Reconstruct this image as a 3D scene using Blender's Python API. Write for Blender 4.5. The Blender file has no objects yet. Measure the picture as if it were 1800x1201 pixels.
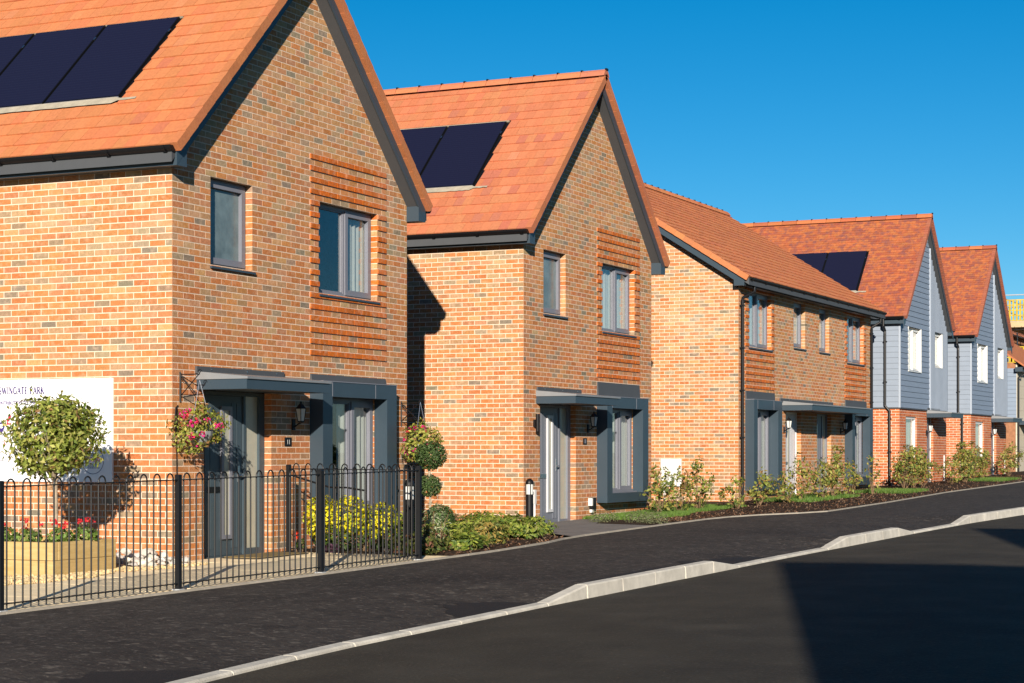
import bpy, math, random
from mathutils import Vector, Matrix
RND = random.Random(11)
sc = bpy.context.scene
COL = sc.collection

# ------------------------------------------------------------------ camera
CAM = Vector((13.0174, -18.3745, 1.2824)); YAW = math.radians(25.277); FPX = 3374.7
cd = bpy.data.cameras.new('camera'); cam = bpy.data.objects.new('camera', cd); COL.objects.link(cam)
cam.location = CAM; cam.rotation_euler = (math.radians(90), 0, YAW)
cd.sensor_width = 36; cd.lens = FPX / 1800 * 36; cd.shift_y = (795.7 - 600.5) / 1800
cd.clip_start = 0.1; cd.clip_end = 5000
sc.camera = cam
def project(p):                      # used only to rank which repeated pieces show largest
    d = Vector(p) - CAM; dep = -math.sin(YAW) * d.x + math.cos(YAW) * d.y
    return (900 + FPX * (math.cos(YAW) * d.x + math.sin(YAW) * d.y) / dep, 795.7 - FPX * d.z / dep, dep)

# ------------------------------------------------------------------ light
LIGHT = Vector((-0.455, 1.0, -0.34)).normalized()
w = bpy.data.worlds.new('World'); sc.world = w; w.use_nodes = True
nt = w.node_tree
sky = nt.nodes.new('ShaderNodeTexSky'); sky.sky_type = 'NISHITA'; sky.sun_disc = False
sky.sun_elevation = math.asin(-LIGHT.z); sky.sun_rotation = math.atan2(-LIGHT.x, -LIGHT.y)
sky.altitude = 1500; sky.air_density = 1.0; sky.dust_density = 0.02; sky.ozone_density = 5.0
nt.nodes['Background'].inputs['Strength'].default_value = 0.056
hs = nt.nodes.new('ShaderNodeHueSaturation'); hs.inputs['Saturation'].default_value = 1.28; hs.inputs['Hue'].default_value = .490
nt.links.new(sky.outputs[0], hs.inputs['Color']); nt.links.new(hs.outputs[0], nt.nodes['Background'].inputs[0])
sd = bpy.data.lights.new('sun', 'SUN'); sd.energy = 5.0; sd.angle = math.radians(0.5); sd.color = (1.0, 0.90, 0.77)
sun = bpy.data.objects.new('sun', sd); COL.objects.link(sun)
sun.rotation_euler = LIGHT.to_track_quat('-Z', 'Y').to_euler(); sun.location = (20, -40, 20)
sc.view_settings.view_transform = 'Standard'; sc.view_settings.look = 'None'
sc.view_settings.exposure = 0.80; sc.view_settings.gamma = 1

# ------------------------------------------------------------------ materials
def node_mat(name):
    m = bpy.data.materials.new(name); m.use_nodes = True
    return m, m.node_tree, m.node_tree.nodes['Principled BSDF']
def mat(name, col, rough=.6, spec=.3, metal=0, var=0, scale=8, bump=0, bscale=60, bdist=.01, attr=False, col2=None, stretch=None, blot=None, speck=None):
    m, t, b = node_mat(name)
    b.inputs['Roughness'].default_value = rough; b.inputs['Specular IOR Level'].default_value = spec
    b.inputs['Metallic'].default_value = metal
    tc = t.nodes.new('ShaderNodeTexCoord'); vec = tc.outputs['Object']
    ge = t.nodes.new('ShaderNodeNewGeometry'); vec = ge.outputs['Position']
    if stretch:
        mp = t.nodes.new('ShaderNodeMapping'); mp.inputs['Scale'].default_value = stretch
        t.links.new(vec, mp.inputs[0]); vec = mp.outputs[0]
    if attr:
        a = t.nodes.new('ShaderNodeAttribute'); a.attribute_name = 'col'; base = a.outputs['Color']
    else:
        r = t.nodes.new('ShaderNodeRGB'); r.outputs[0].default_value = (*col, 1); base = r.outputs[0]
    if var or col2:
        n = t.nodes.new('ShaderNodeTexNoise'); n.inputs['Scale'].default_value = scale; n.inputs['Detail'].default_value = 6
        n.inputs['Roughness'].default_value = .65
        t.links.new(vec, n.inputs['Vector'])
        mr = t.nodes.new('ShaderNodeMapRange'); mr.inputs[1].default_value = .3; mr.inputs[2].default_value = .7
        t.links.new(n.outputs[0], mr.inputs[0])
        mx = t.nodes.new('ShaderNodeMix'); mx.data_type = 'RGBA'
        t.links.new(mr.outputs[0], mx.inputs['Factor']); t.links.new(base, mx.inputs['A'])
        if col2:
            mx.inputs['B'].default_value = (*col2, 1)
        else:
            mx.blend_type = 'MULTIPLY'; v = 1 - var; mx.inputs['B'].default_value = (v, v, v, 1)
        base = mx.outputs['Result']
    for blot in [q for q in ([blot] + (speck if isinstance(speck, list) else [speck])) if q]:
        n2 = t.nodes.new('ShaderNodeTexNoise'); n2.inputs['Scale'].default_value = blot[1]; n2.inputs['Detail'].default_value = 3
        t.links.new(ge.outputs['Position'], n2.inputs['Vector'])
        r2 = t.nodes.new('ShaderNodeMapRange'); r2.inputs[1].default_value = blot[2]; r2.inputs[2].default_value = blot[3]
        r2.inputs[4].default_value = blot[4]
        t.links.new(n2.outputs[0], r2.inputs[0])
        m2 = t.nodes.new('ShaderNodeMix'); m2.data_type = 'RGBA'; m2.inputs['B'].default_value = (*blot[0], 1)
        t.links.new(r2.outputs[0], m2.inputs['Factor']); t.links.new(base, m2.inputs['A']); base = m2.outputs['Result']
    t.links.new(base, b.inputs['Base Color'])
    if bump:
        n = t.nodes.new('ShaderNodeTexNoise'); n.inputs['Scale'].default_value = bscale; n.inputs['Detail'].default_value = 5
        t.links.new(vec, n.inputs['Vector'])
        bp = t.nodes.new('ShaderNodeBump'); bp.inputs['Strength'].default_value = bump; bp.inputs['Distance'].default_value = bdist
        t.links.new(n.outputs[0], bp.inputs['Height']); t.links.new(bp.outputs[0], b.inputs['Normal'])
    return m
def glass_mat(name, tint=(.90, .93, .93), refl=1.0):
    m, t, b = node_mat(name)
    t.nodes.remove(b)
    out = t.nodes['Material Output']
    tr = t.nodes.new('ShaderNodeBsdfTransparent'); tr.inputs[0].default_value = (*tint, 1)
    gl = t.nodes.new('ShaderNodeBsdfGlossy'); gl.inputs['Roughness'].default_value = .01; gl.inputs[0].default_value = (refl, refl, refl, 1)
    fr = t.nodes.new('ShaderNodeFresnel'); ge = t.nodes.new('ShaderNodeNewGeometry')      # same reflectance from either side of the pane
    io = t.nodes.new('ShaderNodeMapRange'); io.inputs[3].default_value = 1.55; io.inputs[4].default_value = 1 / 1.55
    t.links.new(ge.outputs['Backfacing'], io.inputs[0]); t.links.new(io.outputs[0], fr.inputs[0])
    mx = t.nodes.new('ShaderNodeMixShader')
    t.links.new(fr.outputs[0], mx.inputs[0]); t.links.new(tr.outputs[0], mx.inputs[1]); t.links.new(gl.outputs[0], mx.inputs[2])
    t.links.new(mx.outputs[0], out.inputs[0])
    return m
def leaf_mat(name, trans=.35, rough=.5):
    m, t, b = node_mat(name)
    a = t.nodes.new('ShaderNodeAttribute'); a.attribute_name = 'col'
    t.links.new(a.outputs['Color'], b.inputs['Base Color']); b.inputs['Roughness'].default_value = rough
    b.inputs['Specular IOR Level'].default_value = .3
    tl = t.nodes.new('ShaderNodeBsdfTranslucent'); t.links.new(a.outputs['Color'], tl.inputs[0])
    mx = t.nodes.new('ShaderNodeMixShader'); mx.inputs[0].default_value = trans
    t.links.new(b.outputs[0], mx.inputs[1]); t.links.new(tl.outputs[0], mx.inputs[2])
    t.links.new(mx.outputs[0], t.nodes['Material Output'].inputs[0])
    return m
M = {}
M['brick'] = mat('brick', (0, 0, 0), .85, .2, var=.34, scale=30, bump=.5, bscale=90, attr=True, blot=((.62, .42, .28), 13, .50, .74, .34), speck=[((.20, .17, .13), 22, .60, .76, .45), ((.70, .55, .40), .9, .56, .82, .22), ((.30, .15, .08), .55, .56, .80, .25)])
M['mortar'] = mat('mortar', (.70, .56, .43), .95, .1, var=.2, scale=9, bump=.4, bscale=120)
M['mortar_white'] = mat('mortar_white', (.66, .57, .46), .95, .1, var=.2, scale=9, bump=.4, bscale=120)
M['tile'] = mat('tile', (0, 0, 0), .8, .25, var=.22, scale=26, bump=.35, bscale=120, attr=True)
M['tile_mottled'] = mat('tile_mottled', (0, 0, 0), .85, .2, var=.3, scale=14, bump=.35, bscale=80, attr=True, blot=((.20, .075, .07), 7.5, .46, .68, .85))
M['anthracite'] = mat('anthracite', (.033, .053, .072), .42, .45, var=.12, scale=1.5, bump=.04, bscale=3)
M['soffit'] = mat('soffit', (.062, .066, .072), .6, .3, var=.1, scale=3)
M['frame_grey'] = mat('frame_grey', (.155, .16, .19), .38, .45, var=.08, scale=4)
M['white_upvc'] = mat('white_upvc', (.62, .62, .60), .35, .45, var=.06, scale=3)
M['black_plastic'] = mat('black_plastic', (.006, .006, .007), .42, .28)
M['black_iron'] = mat('black_iron', (.008, .008, .009), .5, .3, var=.3, scale=20)
M['lead'] = mat('lead', (.42, .37, .28), .6, .4, var=.35, scale=9, bump=.3, bscale=14)
M['canopy_top'] = mat('canopy_top', (.20, .21, .22), .45, .5, var=.15, scale=3)
M['solar'] = mat('solar', (.008, .009, .026), .5, .12)
M['solar_frame'] = mat('solar_frame', (.004, .004, .005), .4, .4)
M['busbar'] = mat('busbar', (.012, .014, .034), .5, .2)
M['metal'] = mat('metal', (.55, .55, .56), .3, .5, metal=1)
M['glass'] = glass_mat('glass')
M['glass_frost'] = mat('glass_frost', (.15, .20, .21), .2, .6, var=.55, scale=3)
M['glass_door'] = mat('glass_door', (.38, .37, .30), .25, .5, var=.15, scale=4)
M['curtain'] = mat('curtain', (.48, .47, .44), .9, .1, var=.1, scale=6)
M['room'] = mat('room', (.22, .20, .17), .95, .1)
M['door_grey'] = mat('door_grey', (.16, .17, .20), .45, .4, var=.08, scale=4)
M['door_white'] = mat('door_white', (.52, .52, .54), .4, .4, var=.06, scale=4)
M['door_teal'] = mat('door_teal', (.050, .072, .088), .45, .4, var=.1, scale=5)
M['asphalt'] = mat('asphalt', (.020, .017, .0155), .85, .2, col2=(.050, .043, .037), scale=4.5, stretch=(1.0, .7, 1), bump=1, bscale=14, bdist=.03, blot=((.014, .0125, .012), .35, .52, .7, .7), speck=[((.15, .13, .11), 11, .59, .70, .6), ((.19, .165, .14), 30, .62, .72, .7)])
M['road'] = mat('road', (.027, .0225, .0155), .88, .2, col2=(.046, .039, .027), scale=2.6, stretch=(.7, .4, 1), bump=.9, bscale=55, bdist=.02, blot=((.018, .016, .013), .30, .48, .72, .6), speck=[((.062, .054, .041), 1.1, .5, .75, .55), ((.10, .088, .068), 38, .60, .72, .6)])
M['kerb'] = mat('kerb', (.62, .58, .50), .9, .2, var=.35, scale=3.2, bump=.5, bscale=60)
M['edging'] = mat('edging', (.40, .355, .29), .9, .2, var=.25, scale=5, bump=.3)
M['flag'] = mat('flag', (.86, .70, .45), .9, .2, var=.15, scale=6, bump=.4, bscale=50, attr=False)
M['drive'] = mat('drive', (.20, .18, .165), .9, .2, var=.3, scale=4, bump=.5)
M['earth'] = mat('earth', (.060, .038, .025), .95, .1, var=.5, scale=14, bump=1, bscale=40)
M['ground'] = mat('ground', (.085, .10, .045), .95, .1, col2=(.12, .10, .06), scale=.4, bump=.5)
M['chip'] = mat('chip', (0, 0, 0), .9, .1, attr=True, var=.3, scale=30)
M['stone'] = mat('stone', (0, 0, 0), .85, .2, attr=True, var=.25, scale=30, bump=.5, bscale=50)
M['leaf'] = leaf_mat('leaf')
M['petal'] = leaf_mat('petal', .25, .6)
M['wood'] = mat('wood', (.50, .36, .16), .8, .2, col2=(.40, .27, .10), scale=3, stretch=(1.2, 1.2, 9), bump=.35, bscale=12)
M['bark'] = mat('bark', (.36, .29, .21), .85, .15, var=.4, scale=20, bump=.5, bscale=50)
M['twig'] = mat('twig', (.20, .13, .075), .9, .1, var=.3, scale=20)
M['sign_white'] = mat('sign_white', (.80, .80, .80), .45, .3)
M['ink_purple'] = mat('ink_purple', (.055, .035, .16), .5, .3)
M['ink_red'] = mat('ink_red', (.62, .03, .07), .5, .3)
M['ink_blue'] = mat('ink_blue', (.022, .026, .08), .5, .3)
M['clad'] = mat('clad', (.195, .245, .32), .6, .3, var=.12, scale=2.5, bump=.25, bscale=30, stretch=(1, 1, 6))
M['clad_light'] = mat('clad_light', (.215, .255, .315), .55, .3, var=.1, scale=2.5, bump=.2, bscale=30)
M['clad_cream'] = mat('clad_cream', (.55, .49, .38), .7, .2, var=.15, scale=3)
M['clad_trim'] = mat('clad_trim', (.30, .34, .40), .5, .3)
M['lamp_glass'] = mat('lamp_glass', (.62, .63, .60), .25, .5, var=.2, scale=20)
M['mat_coir'] = mat('mat_coir', (.26, .19, .09), .95, .1, var=.4, scale=40)
M['wall_far'] = mat('wall_far', (.36, .17, .09), .9, .2, var=.4, scale=10, bump=.4)
M['roof_far'] = mat('roof_far', (.45, .16, .07), .85, .2, var=.3, scale=6)
M['galv'] = mat('galv', (.50, .52, .54), .45, .5, metal=.4)
M['yellow'] = mat('yellow', (.60, .42, .035), .7, .2, var=.5, scale=5)
M['board_tan'] = mat('board_tan', (.50, .38, .22), .85, .2, var=.25, scale=5)
M['plaster'] = mat('plaster', (.42, .36, .29), .9, .1, var=.2, scale=3)

# ------------------------------------------------------------------ geometry helpers
LOC = {}
def place(o, parent=None, basis=None):
    COL.objects.link(o)
    if parent:
        o.parent = parent
        l = LOC.get(parent.name)
        if l is not None: o.matrix_parent_inverse = Matrix.Translation(-l)
    if basis is not None: o.matrix_basis = basis
    return o
def props(o, label=None, cat=None, group=None, kind=None):
    if label: o['label'] = label
    if cat: o['category'] = cat
    if group: o['group'] = group
    if kind: o['kind'] = kind
    return o
def thing(name, label, cat, loc, group=None, kind=None):
    o = bpy.data.objects.new(name, None); COL.objects.link(o); o.location = loc; o.empty_display_size = .2
    LOC[o.name] = Vector(loc)
    return props(o, label, cat, group, kind)
class Frame:
    def __init__(s, O, S, U):
        s.O, s.S, s.U = Vector(O), Vector(S).normalized(), Vector(U).normalized(); s.N = s.S.cross(s.U)
    def pt(s, a, b, d=0): return s.O + s.S * a + s.U * b + s.N * d
    def mat(s, a, b, d=0):
        m = Matrix((s.S, s.U, s.N)).transposed().to_4x4(); m.translation = s.pt(a, b, d); return m
WORLD = Frame((0, 0, 0), (1, 0, 0), (0, 1, 0))
class MB:
    def __init__(s): s.v = []; s.f = []; s.c = []
    def add(s, vs, fs, c=None):
        n = len(s.v); s.v.extend(tuple(p) for p in vs)
        for f in fs: s.f.append(tuple(i + n for i in f)); s.c.append(c)
    def poly(s, vs, c=None): s.add(vs, [tuple(range(len(vs)))], c)
    def hex(s, p, c=None, back=True):           # p: 4 low (ccw seen from top) + 4 high
        fs = [(4, 5, 6, 7), (0, 1, 5, 4), (1, 2, 6, 5), (2, 3, 7, 6), (3, 0, 4, 7)]
        if back: fs.append((3, 2, 1, 0))
        s.add(p, fs, c)
    def fbox(s, fr, a0, a1, b0, b1, d0, d1, c=None, back=True):
        s.hex([fr.pt(a0, b0, d0), fr.pt(a1, b0, d0), fr.pt(a1, b1, d0), fr.pt(a0, b1, d0),
               fr.pt(a0, b0, d1), fr.pt(a1, b0, d1), fr.pt(a1, b1, d1), fr.pt(a0, b1, d1)], c, back)
    def box(s, x0, x1, y0, y1, z0, z1, c=None): s.fbox(WORLD, x0, x1, y0, y1, z0, z1, c)
    def tube(s, pts, r, n=6, c=None, r1=None, cap=True):
        pts = [Vector(p) for p in pts]; rings = []; k = len(pts)
        up = None
        for i, p in enumerate(pts):
            t = (pts[min(i + 1, k - 1)] - pts[max(i - 1, 0)]).normalized()
            if up is None: up = Vector((0, 0, 1)) if abs(t.z) < .9 else Vector((1, 0, 0))
            a = t.cross(up)
            if a.length < 1e-4: a = t.cross(Vector((0, 1, 0)))
            a.normalize(); b = a.cross(t).normalized(); up = b
            rr = r if r1 is None else r + (r1 - r) * i / (k - 1)
            rings.append([p + a * (rr * math.cos(2 * math.pi * j / n)) + b * (rr * math.sin(2 * math.pi * j / n)) for j in range(n)])
        vs = [q for g in rings for q in g]; fs = []
        for i in range(k - 1):
            for j in range(n):
                j2 = (j + 1) % n; fs.append((i * n + j, i * n + j2, (i + 1) * n + j2, (i + 1) * n + j))
        if cap: fs.append(tuple(reversed(range(n)))); fs.append(tuple((k - 1) * n + j for j in range(n)))
        s.add(vs, fs, c)
    def lathe(s, prof, cx, cy, n=14, c=None):
        vs = []; fs = []
        for r, z in prof:
            for j in range(n): vs.append((cx + r * math.cos(2 * math.pi * j / n), cy + r * math.sin(2 * math.pi * j / n), z))
        k = len(prof)
        for i in range(k - 1):
            for j in range(n):
                j2 = (j + 1) % n; fs.append((i * n + j, i * n + j2, (i + 1) * n + j2, (i + 1) * n + j))
        fs.append(tuple((k - 1) * n + j for j in range(n))); fs.append(tuple(reversed(range(n))))
        s.add(vs, fs, c)
    def mesh(s, name, m, smooth=False):
        me = bpy.data.meshes.new(name); me.from_pydata(s.v, [], s.f)
        if any(c is not None for c in s.c):
            at = me.color_attributes.new('col', 'FLOAT_COLOR', 'CORNER'); buf = []
            for f, c in zip(s.f, s.c):
                c = c or (.5, .5, .5); buf.extend((c[0], c[1], c[2], 1.0) * len(f))
            at.data.foreach_set('color', buf)
        me.materials.append(M[m] if isinstance(m, str) else m)
        if smooth: me.polygons.foreach_set('use_smooth', [True] * len(me.polygons))
        me.update(); return me
    def build(s, name, m, parent=None, smooth=False, kind=None, label=None):
        o = bpy.data.objects.new(name, s.mesh(name, m, smooth)); place(o, parent)
        return props(o, label=label, kind=kind)
def lerp(a, b, t): return a + (b - a) * t
def jit(c, a=.12, r=RND):
    k = 1 + r.uniform(-a, a); return tuple(max(0, x * k * (1 + r.uniform(-.05, .05))) for x in c)
def pick(pal, r=RND):
    t = r.random() * sum(p[0] for p in pal)
    for i, p in enumerate(pal):
        t -= p[0]
        if t <= 0: return i
    return len(pal) - 1
def interp(tab, x):
    if x <= tab[0][0]: return tab[0][1]
    for (a, p), (b, q) in zip(tab, tab[1:]):
        if x <= b: return lerp(p, q, (x - a) / (b - a))
    return tab[-1][1]
def gz(y): return .0115 * max(-40, min(75, y))

# ------------------------------------------------------------------ ground, road, footpath
KX = [(-14, 6.35), (-9, 5.95), (-8.15, 5.88), (-7, 5.78), (-5.8, 5.71), (-1.9, 5.68), (5, 5.71), (8, 5.77), (11, 5.82), (15.6, 5.95), (19, 6.18), (30, 7.0), (60, 9.6), (90, 13)]
KH = [(-14, .03), (-2.02, .03), (-1.105, .135), (2.555, .135), (3.47, .03), (7.13, .03), (8.045, .135), (10.79, .135), (11.705, .03), (14.45, .03), (15.365, .135), (90, .135)]
BX = [(-14, 2.33), (-5.7, 2.35), (-.8, 2.53), (3, 2.55), (5.1, 2.42), (6.6, 2.16), (10.9, 2.08), (13.2, 2.08), (14.6, 2.45), (15.4, 2.85), (16.3, 3.12), (21, 3.05), (28, 2.75), (38, 2.72), (60, 3.0), (90, 3.5)]
def kx(y): return interp(KX, y)
def kh(y): return interp(KH, y)
def bx(y): return interp(BX, y)
m = MB(); ys = [-1500, -300, -60, -40, -20, 0, 20, 40, 60, 75, 200, 600, 2500]; xs = [-2500, -500, -100, -30, 0, 10, 30, 100, 500, 2500]
for i, y in enumerate(ys):
    for x in xs: m.v.append((x, y, gz(y) - .22))
nx = len(xs)
for i in range(len(ys) - 1):
    for j in range(nx - 1): m.f.append((i * nx + j, i * nx + j + 1, (i + 1) * nx + j + 1, (i + 1) * nx + j)); m.c.append(None)
m.build('ground', 'ground', kind='structure')
yy = [-40 + .5 * i for i in range(0, 261)]
def strip(name, material, xfun, offs, zfun, y0=-40, y1=90, step=.5):
    m = MB(); n = int((y1 - y0) / step); k = len(offs)
    for i in range(n + 1):
        y = y0 + (y1 - y0) * i / n
        for o in offs: x = xfun(y, o); m.v.append((x, y, zfun(x, y)))
    for i in range(n):
        for j in range(k - 1): m.f.append((i * k + j, i * k + j + 1, (i + 1) * k + j + 1, (i + 1) * k + j)); m.c.append(None)
    return m.build(name, material, kind='structure')
strip('road', 'road', lambda y, o: kx(y) - .02 if o == 0 else max(12.0, kx(y) + 6.3) if o == 1 else lerp(kx(y), 12, o), [0, .15, .4, .7, 1], lambda x, y: gz(y) - .13 + .03 * math.sin(max(0, min(1, (x - kx(y)) / 6.3)) * math.pi))
def fpz(x, y):
    d = kx(y) - .12 - x; drop = (.13 - kh(y)) * max(0, 1 - d / 1.3); return gz(y) - drop - .004
strip('footpath', 'asphalt', lambda y, o: lerp(bx(y), kx(y) - .115, o), [0, .2, .4, .58, .68, .78, .88, 1], fpz)
# pavement on the photographer's side of the road
strip('pavement', 'asphalt', lambda y, o: max(12.0, kx(y) + 6.3) + o, [.13, 2.2], lambda x, y: gz(y) + .004)
kerb = thing('kerb', None, None, (5.7, 0, 0), kind='structure')
def kerb_row(side):
    y = -13.0 if side == 0 else -30.0
    L = .915
    while y < 62:
        a, b = y + .009, y + L - .009; m = MB()
        for side_y in (): pass
        x0, x1 = kx(a), kx(b); h0, h1 = kh(a), kh(b)
        if side == 1: x0, x1 = max(12, x0 + 6.3) + .125, max(12, x1 + 6.3) + .125; h0 = h1 = .1
        za, zb = gz(a) - .13, gz(b) - .13
        w_, e = .125, .014
        j = RND.uniform(-.003, .003)
        sg = 1 if side == 0 else -1
        xr0, xr1 = (x0 + j, x1 + j)
        p = []
        for (yv, xr, zz, h) in ((a, xr0, za, h0), (b, xr1, zb, h1)):
            if side == 0: p.append([(xr - w_, yv, zz - .06), (xr, yv, zz - .06), (xr - .008, yv, zz + h - e), (xr - .008 - e, yv, zz + h), (xr - w_, yv, zz + h + .002)])
            else: p.append([(xr - w_, yv, zz - .06), (xr, yv, zz - .06), (xr, yv, zz + h), (xr - w_ + e, yv, zz + h), (xr - w_, yv, zz + h - e)])
        k = len(p[0]); m.add(p[0] + p[1], [tuple([i, (i + 1) % k, k + (i + 1) % k, k + i][::-1]) for i in range(k)] + [tuple(range(k)), tuple(reversed(range(k, 2 * k)))])
        m.build('kerb_stone', 'kerb', kerb); y += L
kerb_row(0)
edging = thing('path_edging', None, None, (2.4, 0, 0), kind='structure')
y = -13.0
while y < 60:
    a, b = y + .004, y + .911; m = MB()
    m.hex([(bx(a) - .034, a, gz(a) - .1), (bx(a) + .0, a, gz(a) - .1), (bx(b) + .0, b, gz(b) - .1), (bx(b) - .034, b, gz(b) - .1),
           (bx(a) - .034, a, gz(a) + .018), (bx(a) + .0, a, gz(a) + .016), (bx(b) + .0, b, gz(b) + .016), (bx(b) - .034, b, gz(b) + .018)])
    m.build('edging_stone', 'edging', edging); y += .915

# forecourt of the first house: paving flags behind the fence
fore = thing('forecourt', None, None, (1.2, -2, 0), kind='structure')
m = MB(); m.hex([(-.2, -13, gz(-13) - .12), (2.4, -13, gz(-13) - .12), (2.4, 2.4, gz(2) - .12), (-.2, 2.4, gz(2) - .12), (-.2, -13, gz(-13) - .006), (2.28, -13, gz(-13) - .006), (2.5, 2.2, gz(2) - .006), (0, 2.2, gz(2) - .006)]); m.build('paving_bed', 'mortar', fore)
yv = -12.6
while yv < 2.1:
    xv = .02
    while xv < 2.35:
        x1 = min(xv + .448, bx(yv) - .06); y1 = min(yv + .448, 2.2)
        if yv < -.2 or True:
            if x1 - xv > .08:
                m = MB(); j = RND.uniform(-.002, .002)
                m.hex([(xv, yv, gz(yv) - .05), (x1, yv, gz(yv) - .05), (x1, y1, gz(y1) - .05), (xv, y1, gz(y1) - .05), (xv, yv, gz(yv) + .012 + j), (x1, yv, gz(yv) + .012 + j), (x1, y1, gz(y1) + .012 + j), (xv, y1, gz(y1) + .012 + j)])
                m.build('paving_flag', 'flag', fore)
        xv += .456
    yv += .456
def sheet(name, pts, material, dz=0.0, kind='structure'):
    m = MB(); m.poly([(x, y, gz(y) + dz) for x, y in pts]); return m.build(name, material, kind=kind)
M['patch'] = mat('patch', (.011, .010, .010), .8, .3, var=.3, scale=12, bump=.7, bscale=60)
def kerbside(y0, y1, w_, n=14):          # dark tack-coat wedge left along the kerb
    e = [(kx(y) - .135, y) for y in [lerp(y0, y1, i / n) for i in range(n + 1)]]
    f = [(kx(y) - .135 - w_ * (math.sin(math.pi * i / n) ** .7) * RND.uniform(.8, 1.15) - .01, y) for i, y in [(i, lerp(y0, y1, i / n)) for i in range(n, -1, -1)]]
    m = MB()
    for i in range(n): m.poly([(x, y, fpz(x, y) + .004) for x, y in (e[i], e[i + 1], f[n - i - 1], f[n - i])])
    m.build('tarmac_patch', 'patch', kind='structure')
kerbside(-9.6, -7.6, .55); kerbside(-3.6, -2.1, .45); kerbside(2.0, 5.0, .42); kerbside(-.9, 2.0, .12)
sheet('gravel_ground', [(-6, -13), (.02, -13), (.02, -.05), (-6, -.05)], 'edging', -.004)
sheet('planting_bed', [(0, 2.21), (2.47, 2.21), (2.48, 3.1), (2.35, 5.1), (2.1, 6.5), (.9, 7.9), (.2, 9.3), (-.0, 9.6), (-6, 9.6), (-6, 5.7), (0, 5.7)], 'earth', .004)
sheet('driveway', [(2.06, 6.9), (2.03, 10.3), (.85, 10.6), (.5, 11.8), (0, 11.9), (0, 9.65), (.25, 9.3), (.95, 7.95)], 'drive', .002)
sheet('planting_bed', [(.01, 11.9), (.52, 11.8), (.87, 10.62), (2.03, 10.4), (2.03, 13.2), (2.4, 14.6), (2.8, 15.4), (3.06, 16.3), (3.0, 21), (2.72, 27), (2.66, 38), (2.9, 56), (-8, 56), (-8, 15.35), (.01, 15.35)], 'earth', .004)

# ------------------------------------------------------------------ brick walls
PAL_LOW = [(.36, (.50, .180, .058)), (.24, (.52, .220, .082)), (.19, (.48, .190, .084)), (.12, (.40, .225, .112)), (.06, (.31, .21, .132)), (.03, (.235, .185, .13))]
PAL_HIGH = [(.30, (.51, .215, .074)), (.26, (.54, .275, .118)), (.16, (.50, .240, .120)), (.17, (.45, .28, .145)), (.08, (.36, .26, .16)), (.03, (.27, .215, .15))]
PAL_RED = [(.5, (.52, .135, .040)), (.35, (.48, .115, .038)), (.15, (.56, .18, .065))]
CORB = (.54, .125, .014)
VAR = {}
def variant(kind, key, maker):
    if (kind, key) not in VAR: VAR[(kind, key)] = maker()
    return VAR[(kind, key)]
def snap(z, zb): return zb + round((z - zb) / .075) * .075
def sub(iv, cuts):
    out = [iv]
    for c0, c1 in cuts:
        nx_ = []
        for a, b in out:
            if c1 <= a or c0 >= b: nx_.append((a, b, ) if True else None); continue
            if c0 > a: nx_.append((a, c0))
            if c1 < b: nx_.append((c1, b))
        out = nx_
    return out
def bricks(fr, s0, s1, zb, zt, opens, clip=None, par=0, pals=(PAL_LOW, PAL_HIGH), zmix=(2.2, 6.5), panels=()):
    """stretcher bond; opens = (a, b, z0, z1) snapped to courses; panels = (c0, c1, ztop, zbot) of projecting rows"""
    recs = []; k = 0; z = zb
    while z < zt - .03:
        zc = z + .0375; a0, a1 = s0, s1
        if clip:
            lo, hi = clip(z + .07); a0, a1 = max(a0, lo), min(a1, hi)
            if a1 - a0 < .1: break
        cuts = [(a, b) for a, b, q0, q1 in opens if q0 < zc < q1]
        segs = []; cur = a0
        for c0, c1, pt, pb in sorted(panels):
            if pb - .03 < zc < pt + .02:
                segs.append((cur, c0, 0)); idx = round((pt - (z + .075)) / .075); segs.append((c0, c1, 2 if idx % 2 == 0 else 1)); cur = c1
        segs.append((cur, a1, 0))
        for g0, g1, mode in segs:
            if mode: s = g0 + (0 if mode == 2 else -.1125)
            else: s = s0 - (.1125 if (k + par) % 2 else 0) + math.floor((g0 - s0) / .225) * .225
            while s < g1:
                a, b = max(s, g0), min(s + .213, g1); full = (b - a) > .2125
                if b - a > .02:
                    for p, q in sub((a, b), cuts):
                        for c0, c1 in cuts:
                            if 0 < p - c1 < .045: p = c1
                            if 0 < c0 - q < .045: q = c0
                        if q - p < .03: continue
                        edge = (p > a + .001) or (q < b - .001) or any(abs(p - c1) < .06 or abs(q - c0) < .06 for c0, c1 in cuts)
                        recs.append((p, q, z + .005, mode == 2, edge, full and not edge and mode != 2, zc))
                s += .225
        k += 1; z += .075
    return recs
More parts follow.
